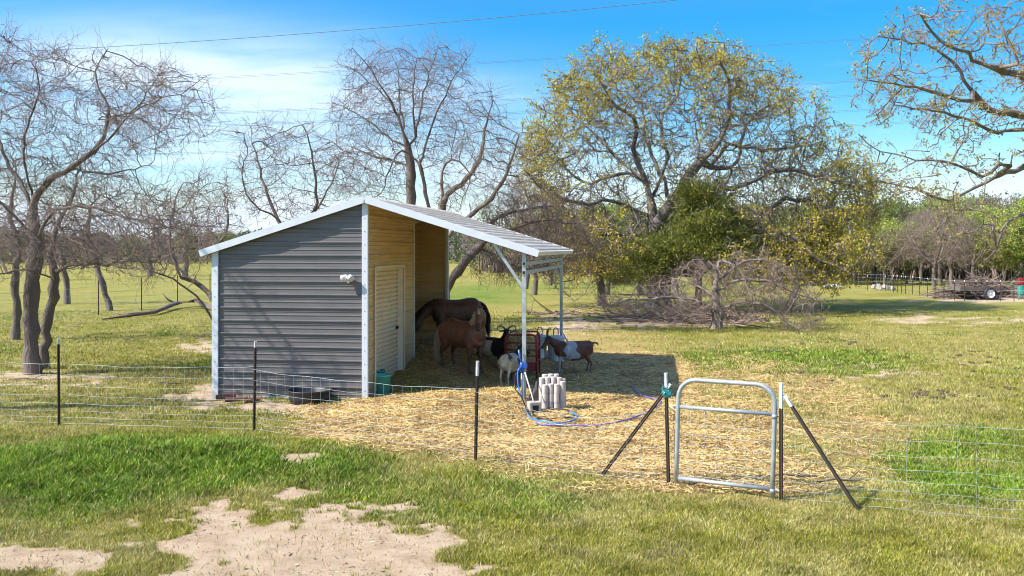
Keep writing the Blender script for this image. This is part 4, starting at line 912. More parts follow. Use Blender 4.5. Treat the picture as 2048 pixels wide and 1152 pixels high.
# ------------------------------------------------------------------ trees
def resample(pts, step, rg, jit):
    out = [np.array(pts[0], float)]
    # Catmull-Rom through the guide points, then even steps
    Q = [np.array(p, float) for p in pts]; dense = []
    for i in range(len(Q) - 1):
        a, b_, c, d = Q[max(i - 1, 0)], Q[i], Q[i + 1], Q[min(i + 2, len(Q) - 1)]
        for k in range(12):
            u = k / 12; dense.append(.5 * ((2 * b_) + (c - a) * u + (2 * a - 5 * b_ + 4 * c - d) * u * u + (-a + 3 * b_ - 3 * c + d) * u ** 3))
    dense.append(Q[-1])
    for p in dense:
        if np.linalg.norm(p - out[-1]) >= step: out.append(p + rg.normal(0, jit * step, 3))
    return out
def colonize(guides, att, step, infl, kill, iters, rg, jit=.25, maxn=9000, up=0.0):
    pos = np.zeros((maxn, 3)); par = np.full(maxn, -1); n = 0
    for gi, g in enumerate(guides):
        pts = resample(g, step, rg, .10)
        if gi == 0 or (len(g) > 0 and gi in ROOTS): prev = -1
        else: prev = int(np.argmin(((pos[:n] - pts[0]) ** 2).sum(1))); pts = pts[1:]
        for p in pts: pos[n] = p; par[n] = prev; prev = n; n += 1
    att = np.array(att); nd = np.full(len(att), 1e9); ni = np.zeros(len(att), int)
    def upd(a0, a1):
        for c in range(0, len(att), 2000):
            D = ((att[c:c + 2000, None, :] - pos[None, a0:a1, :]) ** 2).sum(2); k = D.argmin(1); m = D[np.arange(len(k)), k]; b_ = m < nd[c:c + 2000]
            nd[c:c + 2000][b_] = m[b_]; ni[c:c + 2000][b_] = k[b_] + a0
    upd(0, n)
    for it in range(iters):
        act = nd < infl ** 2
        if not act.any() or n > maxn - 800: break
        d = unit(att[act] - pos[ni[act]]); S = np.zeros((n, 3)); np.add.at(S, ni[act], d); k = np.unique(ni[act])
        v = unit(unit(S[k]) + rg.normal(0, jit, (len(k), 3)) + np.array([0, 0, up])); new = pos[k] + v * step; m = len(k)
        pos[n:n + m] = new; par[n:n + m] = k; a0 = n; n += m; upd(a0, n)
        keep = nd > kill ** 2; att = att[keep]; nd = nd[keep]; ni = ni[keep]
        if len(att) == 0: break
    return pos[:n], par[:n]
ROOTS = ()
def radii(pos, par, rmin, rroot, power=.66):
    n = len(pos); cnt = np.zeros(n); ch = np.zeros(n, int)
    for i in range(n):
        if par[i] >= 0: ch[par[i]] += 1
    cnt[ch == 0] = 1
    for i in range(n - 1, -1, -1):
        if par[i] >= 0: cnt[par[i]] += cnt[i]
    return rmin + (rroot - rmin) * (cnt / cnt.max()) ** power, cnt, ch
def chains_of(pos, par, r):
    n = len(pos); best = np.full(n, -1)
    for i in range(n):
        p = par[i]
        if p >= 0 and (best[p] < 0 or r[i] > r[best[p]]): best[p] = i
    out = []
    for i in range(n):
        p = par[i]
        if p < 0 or best[p] != i:
            c = [p, i] if p >= 0 else [i]; j = best[i]
            while j >= 0: c.append(j); j = best[j]
            if len(c) > 1: out.append((c, r[i]))
    return out
def tube_np(P_, R_, cid, sides):
    n = len(P_); nxt = np.minimum(np.arange(n) + 1, n - 1); prv = np.maximum(np.arange(n) - 1, 0)
    nxt = np.where(cid[nxt] == cid, nxt, np.arange(n)); prv = np.where(cid[prv] == cid, prv, np.arange(n)); t_ = unit(P_[nxt] - P_[prv])
    u, inv = np.unique(cid, return_inverse=True); sz = np.zeros(len(u)); c_ = np.zeros(len(u)); np.add.at(sz, inv, np.abs(t_[:, 2])); np.add.at(c_, inv, 1)
    vert = (sz / c_ > .6)[inv]; ref = np.where(vert[:, None], np.array([0, 1., 0]), np.array([0, 0, 1.]))
    x = unit(np.cross(t_, ref) + 1e-6); y = np.cross(x, t_); q = 2 * np.pi * np.arange(sides) / sides
    V_ = (P_[:, None, :] + (x[:, None, :] * np.cos(q)[None, :, None] + y[:, None, :] * np.sin(q)[None, :, None]) * R_[:, None, None]).reshape(-1, 3)
    i = np.nonzero(cid[:-1] == cid[1:])[0]; k = np.arange(sides); a = i[:, None] * sides + k; b_ = i[:, None] * sides + (k + 1) % sides
    return V_, np.stack([a, b_, b_ + sides, a + sides], 2).reshape(-1, 4)
def pack(ch, pos, r):
    idx_ = []; cid = []; R_ = []
    for c_i, (c, rr) in enumerate(ch):
        ii = list(c); q = [r[j] for j in ii]; q[0] = min(q[0], q[1] * 1.15); idx_ += ii; R_ += q; cid += [c_i] * len(ii)
    return pos[np.array(idx_)], np.array(R_), np.array(cid)
def twig_np(base, dr, L, k, r0, rg, bend=.5, grav=0.0):
    m = len(base); p = base.copy(); d = unit(dr); P_ = [p]; st_ = (L / k)[:, None]
    for i in range(k): d = unit(d + rg.normal(0, bend, (m, 3)) * .5 + np.array([0, 0, grav])); p = p + d * st_; P_.append(p)
    P_ = np.stack(P_, 1); R_ = np.linspace(1, .45, k + 1)[None, :] * r0[:, None]; cid = np.repeat(np.arange(m), k + 1)
    return P_, R_, cid
def leaf_np(c, size, rg, cols, flat=.0):
    m = len(c); a = unit(rg.normal(0, 1, (m, 3))); b_ = unit(np.cross(a, rg.normal(0, 1, (m, 3)))); s_ = (size * rg.uniform(.6, 1.3, m))[:, None]
    V_ = np.stack([c - a * s_, c + b_ * s_ * .55, c + a * s_, c - b_ * s_ * .55], 1).reshape(-1, 3); return V_, np.arange(m * 4).reshape(-1, 4), np.repeat(cols, 4, 0)
def sample_blobs(B, n, rg, shell=.0):
    """B: (px, py, rx, ry, Y, ryd[, weight]) ellipsoids seen at those photo pixels at distance Y, in metres deep ryd"""
    vol = np.array([b_[2] * b_[3] * (b_[6] if len(b_) > 6 else 1) for b_ in B], float); k = rg.choice(len(B), n, p=vol / vol.sum()); out = np.zeros((n, 3))
    d = unit(rg.normal(0, 1, (n, 3))); rad = rg.uniform(shell, 1, n) ** (1 / 3.0) if shell == 0 else (rg.uniform(shell ** 3, 1, n)) ** (1 / 3.0)
    for i in range(n):
        b_ = B[k[i]]; c = P(b_[0], b_[1], b_[4]); s_ = b_[4] / FPX
        out[i] = (c.x + d[i, 0] * rad[i] * b_[2] * s_, c.y + d[i, 1] * rad[i] * b_[5], c.z + d[i, 2] * rad[i] * b_[3] * s_)
    return out
ntw = 0
def tree(name, label, guides, blobs_, natt, step, infl, kill, seed, rroot, rmin=.006, mt=('bark', 'twig'), tw=(2, .45, 5), leaf=None, jit=.28, iters=90, maxn=9000, up=.02,
         grav=0.0, group=None, zmin=.15, roots=(), shell=0.0, cat='tree', bend=.55, sub=2, tb=.6):
    global ROOTS, ntw
    rg = np.random.default_rng(seed); ROOTS = roots
    att = sample_blobs(blobs_, natt, rg, shell); att = att[att[:, 2] > zmin]
    pos, par = colonize(guides, att, step, infl, kill, iters, rg, jit, maxn, up)
    r, cnt, ch = radii(pos, par, rmin, rroot, {'bark': .84, 'budbark': .82, 'deadbark': .82}.get(mt[0], .68))
    for i in range(len(pos)):          # root flare
        if par[i] < 0 or pos[i][2] < .5: r[i] *= 1 + .25 * max(0, 1 - (pos[i][2]) / .5)
    base = Vector(guides[0][0]); t_ = thing(name, label, cat, base, group=group); b0 = np.array(base)
    chs = chains_of(pos, par, r); big = [c for c in chs if c[1] > rroot * .33]; small = [c for c in chs if c[1] <= rroot * .33]
    for (nm, cs, sd_, m_) in (('trunk', big, 12, mt[0]), ('crown', small, 5, mt[0])):
        if not cs: continue
        P_, R_, cid = pack(cs, pos, r); Rn = R_ * (1 + .12 * np.sin(P_[:, 2] * 9 + P_[:, 0] * 7)); V_, F_ = tube_np(P_ - b0, Rn, cid, sd_); mesh_np(nm, V_, F_, M[m_], t_, smooth=True)
    # twigs on every thin node
    thin = np.nonzero((cnt <= 12) & (par >= 0))[0]; rep = np.repeat(thin, tw[0]); d0 = unit(pos[rep] - pos[par[rep]]); perp = unit(np.cross(d0, rg.normal(0, 1, d0.shape)))
    dr_ = d0 * rg.uniform(.3, 1.1, (len(rep), 1)) + perp * rg.uniform(.5, 1.1, (len(rep), 1)); u = rg.uniform(0, 1, (len(rep), 1)); bp0 = pos[rep] * u + pos[par[rep]] * (1 - u)
    TP, TR, Tc = twig_np(bp0, dr_, tw[1] * rg.uniform(.4, 1.25, len(rep)), tw[2], np.full(len(rep), rmin * .85), rg, bend, grav)
    Vs, Fs = tube_np(TP.reshape(-1, 3) - b0, TR.ravel(), Tc, 3); allV = [Vs]; allF = [Fs]; tips = [TP[:, -1], TP[:, -2], TP[:, -3]]
    if sub:
        m = len(TP); ri = np.repeat(np.arange(m), sub); kk = rg.integers(1, tw[2], len(ri)); b1 = TP[ri, kk]; d1 = unit(TP[ri, np.minimum(kk + 1, tw[2])] - TP[ri, kk - 1]); pp = unit(np.cross(d1, rg.normal(0, 1, d1.shape)))
        SP, SR, Sc = twig_np(b1, d1 * .7 + pp * rg.uniform(.5, 1, (len(ri), 1)), tw[1] * tb * rg.uniform(.3, 1.0, len(ri)), 3, np.full(len(ri), rmin * .6), rg, bend, grav)
        V2, F2 = tube_np(SP.reshape(-1, 3) - b0, SR.ravel(), Sc, 3); allF.append(F2 + len(Vs)); allV.append(V2); tips += [SP[:, -1], SP[:, -2]]
    V_ = np.concatenate(allV); F_ = np.concatenate(allF); mesh_np('twigs', V_, F_, M[mt[1]], t_); ntw += len(F_)
    if leaf:
        c = np.concatenate(tips); nl_, size, cA, cB, spread = leaf[:5]
        if len(leaf) > 5: wgt = leaf[5](c); c = c[rg.uniform(0, 1, len(c)) < wgt]
        c = c[rg.permutation(len(c))[:max(nl_ // 5, 200)]]; ii = rg.integers(0, len(c), nl_); cc_ = c[ii] + rg.normal(0, spread, (nl_, 3)); f = rg.uniform(0, 1, (nl_, 1)); clump = fbm(cc_[:, 0] * .8 + 50, cc_[:, 2] * .8 + cc_[:, 1] * .5, 12, 3)[:, None]; f = np.clip(f * .6 + (clump - .3) * .9, 0, 1)
        V_, F_, cl_ = leaf_np(cc_ - b0, size, rg, np.array(cA) * (1 - f) + np.array(cB) * f); mesh_np('foliage', V_, F_, M['leaf'], t_, col=cl_)
    return t_
def PL(L, Y, dY=0.0):
    """guide limb from photo pixels; Y may drift by dY metres along it"""
    m = max(len(L) - 1, 1); return [P(q[0], q[1], (q[2] if len(q) > 2 else Y + dY * i / m)) for i, q in enumerate(L)]
def root(px, py): q = on(px, py); q.z -= .05; return q

# --- big bare tree at the left
r0 = root(64, 748); Y = r0.y
g = [[r0] + PL([(62, 660), (64, 560), (72, 480), (66, 410)], Y),
     PL([(66, 410), (88, 372), (135, 338), (203, 291), (250, 237), (305, 203), (365, 183), (425, 145)], Y, -1.6),
     PL([(135, 338), (180, 345), (235, 345), (300, 330)], Y, 1.5),
     PL([(66, 420), (41, 365), (8, 310), (-10, 220), (5, 120), (40, 45)], Y, 1.2),
     PL([(66, 405), (52, 330), (50, 260), (80, 180), (60, 110)], Y, -1.8),
     PL([(60, 470), (20, 420), (-30, 390), (-110, 330), (-170, 250)], Y, -1.5),
     PL([(72, 480), (96, 440), (120, 418), (183, 413), (240, 432), (305, 447), (380, 470), (450, 480)], Y, -2.2),
     PL([(203, 291), (215, 220), (190, 150), (215, 95)], Y, .4), PL([(250, 237), (300, 180), (330, 110)], Y, -.8),
     PL([(100, 432), (130, 470), (180, 500), (240, 520), (300, 500)], Y, -2.8)]
tree('bare_tree', 'large bare spreading tree with a thick dark trunk, nearest to the fence at far left', g,
     [(30, 190, 150, 130, Y, 2.4), (190, 200, 160, 110, Y, 2.6), (330, 230, 110, 100, Y - .8, 2.2), (250, 420, 190, 75, Y - .8, 2.4), (-90, 330, 120, 180, Y, 2.4), (120, 480, 140, 70, Y - .6, 2), (400, 410, 70, 70, Y - 1, 1.6), (130, 330, 130, 70, Y, 2, .5)],
     2300, .17, 1.6, .26, 101, .150, .0052, tw=(2, .55, 5), maxn=9000, up=.03, jit=.18, bend=.42, sub=2)
r0 = root(86, 738); Y = r0.y
g = [[r0] + PL([(92, 660), (106, 590), (108, 540), (96, 500)], Y), PL([(108, 545), (135, 532), (203, 528), (271, 538), (330, 545)], Y, -1.2), PL([(96, 500), (70, 470), (20, 470), (-40, 450)], Y, 1),
     PL([(100, 500), (120, 440), (150, 380), (160, 300)], Y, 1.5), PL([(108, 560), (60, 540), (0, 548), (-50, 540)], Y, -1)]
tree('bare_tree', 'pale grey leaning trunk standing against the large tree at far left', g, [(240, 500, 150, 60, Y, 1.8), (20, 500, 120, 60, Y, 1.8), (160, 380, 110, 100, Y + 1, 2)], 450, .17, 1.5, .28, 102, .105, .0052, tw=(1, .5, 5), maxn=5000, grav=-.04, jit=.2, bend=.45)
r0 = root(30, 680); Y = r0.y
tree('bare_tree', 'slim bare tree behind and left of the large trunk, with a curved stem', [[r0] + PL([(34, 620), (28, 560), (40, 500), (20, 430), (30, 350)], Y), PL([(30, 555), (-20, 500), (-60, 440)], Y, 1)], [(20, 400, 90, 130, Y, 2.2), (-50, 430, 60, 90, Y, 2)], 420, .26, 2.2, .42, 103, .11, .0075, tw=(2, .55, 4), maxn=3000)
for i, ((bx, by), g1, bl, rr, lab) in enumerate([
    ((220, 621), [(205, 570), (190, 520), (175, 470), (180, 410)], (180, 430, 90, 80), .12, 'bare leaning tree with a pale stem beyond the pasture fence at left'),
    ((134, 608), [(130, 570), (128, 520), (110, 470)], (110, 440, 80, 70), .12, 'small bare tree in the pasture, right of the grey leaning trunk'),
    ((60, 560), [(62, 530), (60, 500)], (60, 470, 60, 45), .11, 'tiny bare tree far off at the left, seen past the trunks'),
    ((370, 560), [(372, 530), (368, 500)], (368, 465, 70, 48), .12, 'far bare tree with a round twiggy crown left of the shed'),
    ((300, 552), [(298, 525), (300, 495)], (300, 468, 66, 44), .12, 'far bare tree with a flat crown behind the pasture fence')]):
    r0 = root(bx, by); Y = r0.y; s_ = Y / 40
    tree('bare_tree', lab, [[r0] + PL(g1, Y)], [(bl[0], bl[1], bl[2], bl[3], Y, bl[2] / FPX * Y)], 330, .34 * s_, 3 * s_, .5 * s_, 110 + i, rr * s_, .010 * s_, tw=(2, .7 * s_, 3), maxn=2500, sub=1)
# --- tree beyond the left edge: its branch shadows fall on the shed wall
r0 = Vector((-12.9, 14.55, -.05)); Y = r0.y
def W_(x, y, z): return Vector((x, y, z))
g = [[r0, W_(-12.8, 14.5, 1.5), W_(-12.6, 14.6, 3.2)], [W_(-12.6, 14.6, 3.2), W_(-12.0, 14.4, 4.6), W_(-11.5, 14.6, 6.0), W_(-10.6, 14.5, 7.6)], [W_(-12.6, 14.6, 3.2), W_(-13.2, 14.9, 5.0), W_(-13.0, 15.4, 7.2)], [W_(-12.0, 14.4, 4.6), W_(-10.9, 14.2, 5.4), W_(-10.2, 14.4, 6.4)], [W_(-12.7, 14.6, 2.8), W_(-11.6, 14.4, 3.6), W_(-10.6, 14.5, 4.6)]]
tree('bare_tree', 'bare tree just outside the left edge whose shadow falls on the shed wall', g, [(1024 + FPX * x / 14.6, HOR - (z - CAM_H) / 14.6 * FPX, 190, 190, 14.6, 1.3) for (x, z) in ((-11.2, 5.2), (-11.0, 7.2), (-12.6, 6.6))], 420, .24, 2, .40, 119, .16, .007, tw=(1, .45, 4), maxn=3000, sub=1, jit=.2)
# --- leaning tree behind the left wall of the shed
r0 = root(505, 676); Y = r0.y
g = [[r0] + PL([(470, 668), (435, 650), (408, 612), (370, 573), (330, 552), (285, 535)], Y, -1.0), PL([(440, 655), (432, 600), (395, 570), (350, 530), (310, 490), (280, 455)], Y, 1.0),
     PL([(370, 573), (340, 500), (345, 430), (370, 350)], Y, .5), PL([(432, 600), (430, 520), (455, 440), (440, 370)], Y, 1.2)]
tree('bare_tree', 'dark bare tree leaning out to the left from behind the shed', g, [(340, 470, 110, 85, Y, 2.4), (420, 430, 70, 100, Y, 2.2), (280, 520, 80, 50, Y, 1.8)], 900, .24, 2.2, .36, 121, .13, .0065, tw=(2, .7, 4), maxn=5000, jit=.18, bend=.4)
# --- bare trees behind the roof, left
r0 = root(585, 662); Y = r0.y
g = [[r0] + PL([(580, 560), (590, 470)], Y), PL([(585, 500), (556, 440), (530, 380), (512, 310), (500, 250)], Y, .8), PL([(590, 470), (626, 430), (632, 360), (615, 280), (600, 240)], Y, -.8), PL([(626, 430), (660, 370), (690, 300)], Y, .6), PL([(556, 440), (500, 400), (480, 340)], Y, -.6)]
tree('bare_tree', 'bare tree with four slim rising limbs behind the left slope of the roof', g, [(520, 320, 60, 85, Y, 1.9), (610, 320, 75, 85, Y, 1.9), (560, 410, 110, 50, Y, 1.8), (680, 340, 40, 70, Y, 1.5)], 900, .26, 2.2, .36, 131, .12, .0070, tw=(2, .85, 4), maxn=5000, up=.14, jit=.14, bend=.32)
r0 = root(845, 648); Y = r0.y
g = [[r0] + PL([(838, 560), (826, 470), (822, 400), (821, 325), (812, 282)], Y), PL([(838, 570), (858, 480), (856, 410), (841, 335), (832, 290)], Y, -.3), PL([(812, 282), (780, 200), (740, 140), (702, 92)], Y, -.9), PL([(815, 300), (760, 260), (700, 220), (655, 200)], Y, 1.0),
     PL([(832, 290), (840, 220), (862, 140), (880, 78)], Y, .8), PL([(841, 335), (860, 260), (900, 170), (948, 100)], Y, -1), PL([(812, 282), (800, 200), (790, 120), (745, 80)], Y, 1.6),
     PL([(841, 330), (800, 300), (780, 340), (760, 390), (720, 400)], Y, -1.4), PL([(832, 290), (826, 200), (835, 110)], Y, -1.8), PL([(780, 200), (720, 150), (660, 115)], Y, .4), PL([(820, 330), (740, 310), (690, 290)], Y, 1)]
tree('bare_tree', 'tall bare twin-trunked tree rising highest behind the shed roof', g, [(800, 180, 130, 85, Y, 2.6), (740, 240, 90, 90, Y, 2.2), (880, 170, 75, 90, Y, 2.2), (740, 350, 90, 60, Y, 2.0), (850, 290, 90, 60, Y, 2, .6)],
     1900, .24, 2.2, .34, 141, .21, .0070, tw=(2, .80, 4), maxn=8000, up=.16, jit=.13, bend=.32)
r0 = root(892, 664); Y = r0.y
g = [[r0] + PL([(888, 560), (884, 470), (884, 330)], Y), PL([(884, 345), (900, 320), (925, 328), (940, 355), (925, 400), (918, 425)], Y, -.6), PL([(884, 400), (930, 360), (960, 310), (975, 240), (985, 180)], Y, .8), PL([(888, 480), (930, 440), (980, 400), (1020, 330), (1040, 260)], Y, -.8)]
tree('bare_tree', 'bare tree with a broken stub and an arching limb behind the roof', g, [(960, 270, 75, 90, Y, 2), (1010, 330, 60, 80, Y, 2), (930, 380, 80, 45, Y, 1.8)], 900, .24, 2.2, .36, 151, .17, .0070, tw=(2, .80, 4), maxn=5000, up=.12, jit=.15, bend=.34)
r0 = root(868, 640); Y = r0.y
g = [[r0] + PL([(895, 572), (930, 525), (965, 488), (1000, 470), (1060, 480)], Y, -.5), PL([(930, 530), (925, 500), (905, 470), (890, 450)], Y, .4), PL([(965, 488), (985, 440), (1040, 420), (1110, 410)], Y, .8), PL([(1000, 470), (1080, 440), (1160, 450)], Y, -1.2), PL([(960, 490), (1010, 530), (1080, 540), (1120, 570)], Y, -1)]
tree('bare_tree', 'low dark tree leaning right beneath and beyond the canopy', g, [(1040, 430, 100, 60, Y, 2.2), (1120, 480, 90, 60, Y, 2.2), (1010, 530, 70, 40, Y, 1.6)], 1000, .26, 2.2, .36, 161, .17, .0075, tw=(4, .75, 4), maxn=5000, mt=('bark', 'deadtwig'), grav=-.05)

# --- the great oak coming into leaf
r0 = root(1318, 616); Y = r0.y
g = [[r0] + PL([(1316, 560), (1310, 490), (1305, 430), (1300, 375)], Y),
     PL([(1305, 420), (1278, 354), (1222, 350), (1175, 365), (1120, 330), (1080, 290)], Y, 2.5), PL([(1300, 385), (1268, 300), (1270, 243), (1215, 190), (1180, 130)], Y, -1.5),
     PL([(1303, 400), (1333, 318), (1322, 243), (1358, 182), (1352, 110)], Y, 1), PL([(1308, 450), (1344, 404), (1389, 338), (1440, 282), (1461, 200), (1440, 120)], Y, -2),
     PL([(1400, 330), (1470, 330), (1500, 240), (1583, 188)], Y, 2.2), PL([(1308, 470), (1380, 400), (1480, 370), (1570, 340), (1660, 360), (1750, 385)], Y, -3),
     PL([(1310, 500), (1400, 460), (1500, 462), (1580, 470), (1640, 520), (1720, 556)], Y, -4.5), PL([(1304, 440), (1230, 400), (1160, 410), (1090, 380), (1050, 340)], Y, -3),
     PL([(1312, 520), (1240, 470), (1170, 480), (1120, 520)], Y, -4), PL([(1440, 282), (1530, 300), (1620, 290)], Y, 3), PL([(1278, 354), (1190, 270), (1120, 200)], Y, 3.5),
     PL([(1344, 404), (1300, 300), (1280, 200), (1260, 120)], Y, 4), PL([(1500, 462), (1560, 400), (1640, 410), (1690, 440)], Y, -1)]
OL = [(1450, 400, 130, 90, Y, 5.5, .9), (1700, 385, 80, 70, Y, 3.5, 1.6), (1640, 440, 120, 60, Y - 1, 3.5, 1.3), (1090, 290, 70, 80, Y, 4), (1620, 515, 130, 60, Y - 3, 3.5, 1.8), (1520, 540, 120, 45, Y - 4, 3, 1.6), (1180, 500, 90, 60, Y - 3, 3, 1.3), (1340, 200, 230, 110, Y, 5.5), (1160, 240, 110, 110, Y, 5), (1500, 230, 130, 110, Y, 5), (1360, 320, 240, 110, Y, 6), (1110, 360, 80, 100, Y, 4), (1600, 350, 140, 100, Y, 5, 1.5), (1560, 470, 160, 80, Y - 2, 4.5), (1200, 450, 110, 80, Y - 2, 4), (1380, 120, 130, 40, Y, 3.5, 1.5), (1690, 430, 70, 70, Y - 1, 3), (1230, 130, 90, 40, Y, 3)]
oY = Y
tree('oak_tree', 'huge spreading oak with gnarled dark limbs and new yellow-green leaves', g, OL, 5200, .42, 3.6, .54, 171, .52, .014, mt=('oakbark', 'oaktwig'), tw=(2, .8, 4), maxn=9500, jit=.42, bend=.8, up=0.0,
     leaf=(66000, .052, (.26, .22, .022), (.60, .48, .05), .085, lambda c: .15 + .85 * sstep(np.sqrt(((c[:, 0] - 7.6) / 8.0) ** 2 + ((c[:, 2] - 5.6) / 5.6) ** 2 + ((c[:, 1] - 42) / 9.0) ** 2), .60, .95)), sub=2)
# --- red cedars within the oak's shade
def cedar(px, py, tops, label, seed, n=26000, name='cedar_tree'):
    r0 = root(px, py); Y = r0.y; rg = np.random.default_rng(seed); t_ = thing(name, label, 'tree', r0)
    b0 = np.array(r0); br = []; top = max(CAM_H - (b_[1] - b_[3] - HOR) / FPX * Y for b_ in tops)
    tpx = min(tops, key=lambda b_: b_[1] - b_[3])[0]; b = MB(); tp = P(tpx, min(b_[1] for b_ in tops), Y) - r0; b.tube([Vector((0, 0, 0)), tp * .35 + Vector((.05, 0, 0)), tp * .7, tp], [.17, .12, .07, .02], 9); b.build('trunk', M['oakbark'], t_)
    c = []; 
    nb = 210
    cen = sample_blobs([(b_[0], b_[1], b_[2], b_[3], Y, b_[2] / FPX * Y) for b_ in tops], nb, rg, .45)
    seg = []
    for q in cen:
        ax = b0 + np.array(tp) * np.clip((q[2] - b0[2]) / max(tp.z, .1), .1, .95); d = q - ax; seg.append(np.stack([ax, ax + d * .5 + np.array([0, 0, .1]), q]))
    S_ = np.array(seg); V_, F_ = tube_np(S_.reshape(-1, 3) - b0, np.tile(np.array([.035, .02, .008]), nb), np.repeat(np.arange(nb), 3), 4); mesh_np('limbs', V_, F_, M['oaktwig'], t_)
    k = rg.integers(0, nb, n); ax_ = S_[k, 1]; tip_ = S_[k, 2]; u = rg.beta(2.2, 1.0, (n, 1)); cc_ = ax_ * (1 - u) + tip_ * u; sp_ = rg.normal(0, 1, (n, 3)) * np.array([.30, .30, .17]) * (.5 + .8 * rg.uniform(0, 1, (n, 1))); cc_ = cc_ + sp_
    outw = unit(unit(tip_ - ax_) * .5 + sp_ + np.array([0, 0, .3]) + rg.normal(0, .55, (n, 3))); ln = rg.uniform(.07, .17, (n, 1)); w = unit(np.cross(outw, rg.normal(0, 1, (n, 3)))) * rg.uniform(.010, .026, (n, 1))
    V_ = np.stack([cc_ - outw * ln * .5 - w, cc_ - outw * ln * .5 + w, cc_ + outw * ln + w * .3, cc_ + outw * ln - w * .3], 1).reshape(-1, 3) - b0
    f = rg.uniform(0, 1, (n, 1)); cl_ = np.repeat(np.array([.075, .095, .018]) * (1 - f) + np.array([.32, .33, .05]) * f, 4, 0); mesh_np('foliage', V_, np.arange(n * 4).reshape(-1, 4), M['leaf'], t_, col=cl_); return t_
cedar(1395, 624, [(1400, 390, 50, 46), (1425, 440, 85, 50), (1345, 500, 80, 36), (1280, 525, 60, 34), (1440, 500, 90, 40), (1380, 500, 60, 34)], 'dark green cedar with a pointed top growing inside the oak', 181, 30000)
cedar(1575, 616, [(1585, 500, 80, 34), (1530, 525, 60, 28), (1630, 480, 60, 40), (1650, 530, 40, 24)], 'low dark green cedar under the right side of the oak', 182, 20000)
cedar(1215, 590, [(1215, 500, 40, 40), (1240, 540, 45, 28)], 'small dark cedar bush at the left of the oak trunk', 183, 10000)
for i, ((bx, by), g1, rr, lab) in enumerate([((1282, 590), [(1280, 560), (1274, 520), (1270, 470)], .16, 'slim dark stem standing just left of the oak trunk'), ((1352, 594), [(1350, 550), (1356, 500), (1370, 460)], .15, 'slim dark stem standing just right of the oak trunk')]):
    r0 = root(bx, by); Y = r0.y; tree('young_tree', lab, [[r0] + PL(g1, Y)], [(bx, 480, 60, 60, Y, 2)], 200, .35, 3, .5, 190 + i, rr, .014, mt=('oakbark', 'oaktwig'), tw=(2, .7, 3), maxn=1500, sub=1)
# --- small dead tree in front
r0 = root(1432, 657); Y = r0.y
g = [[r0] + PL([(1434, 620), (1430, 585), (1436, 540), (1440, 500)], Y), PL([(1432, 625), (1400, 605), (1350, 595), (1280, 600), (1220, 605)], Y, -.8), PL([(1434, 600), (1390, 570), (1340, 555)], Y, 1.2), PL([(1434, 620), (1480, 605), (1530, 610), (1570, 640), (1610, 668)], Y, -1.6),
     PL([(1434, 580), (1480, 560), (1540, 565), (1600, 590), (1650, 600)], Y, -.6), PL([(1436, 545), (1400, 520), (1370, 535), (1350, 575)], Y, -1.4), PL([(1438, 520), (1480, 540), (1500, 590), (1510, 640)], Y, -1.5), PL([(1432, 630), (1390, 630), (1350, 650)], Y, -1.2),
     PL([(1438, 540), (1450, 570), (1440, 620), (1442, 668)], Y, -1.0), PL([(1436, 560), (1500, 520), (1560, 530), (1620, 560)], Y, 1.5)]
tree('dead_tree', 'low dead grey tree whose tangled branches droop to the ground before the oak', g, [(1330, 600, 150, 40, Y, 2.2), (1540, 600, 110, 48, Y, 2.2), (1430, 570, 110, 60, Y, 2.0), (1600, 640, 60, 25, Y - 1, 1), (1240, 615, 60, 24, Y, 1.3), (1500, 540, 80, 40, Y, 2)], 1000, .20, 1.8, .27, 201, .19, .0085,
     mt=('deadbark', 'deadtwig'), tw=(2, .50, 4), maxn=7000, grav=-.05, up=-.02, zmin=.05, jit=.45, bend=.8)
# grey tangle of drooping dead limbs left of the oak
r0 = root(1205, 612); Y = r0.y
g = [[r0] + PL([(1200, 560), (1180, 500), (1140, 440), (1110, 380)], Y), PL([(1190, 520), (1130, 500), (1060, 500), (1010, 480)], Y, -1.5), PL([(1180, 500), (1220, 450), (1200, 400)], Y, .8), PL([(1195, 540), (1250, 500), (1310, 520), (1330, 560)], Y, -2), PL([(1195, 545), (1240, 530), (1290, 560), (1300, 600)], Y, -2.5), PL([(1190, 530), (1150, 560), (1110, 570), (1150, 600)], Y, -2)]
tree('dead_tree', 'grey leafless tree with a dense tangle of drooping twigs left of the oak', g, [(1130, 450, 110, 75, Y, 2.8), (1240, 530, 100, 50, Y - 1, 2.4), (1090, 520, 90, 40, Y, 2.4), (1060, 390, 60, 60, Y, 2)], 1500, .30, 2.6, .42, 211, .19, .011,
     mt=('oakbark', 'deadtwig'), tw=(3, .65, 4), maxn=7000, grav=-.08, jit=.4, bend=.7)
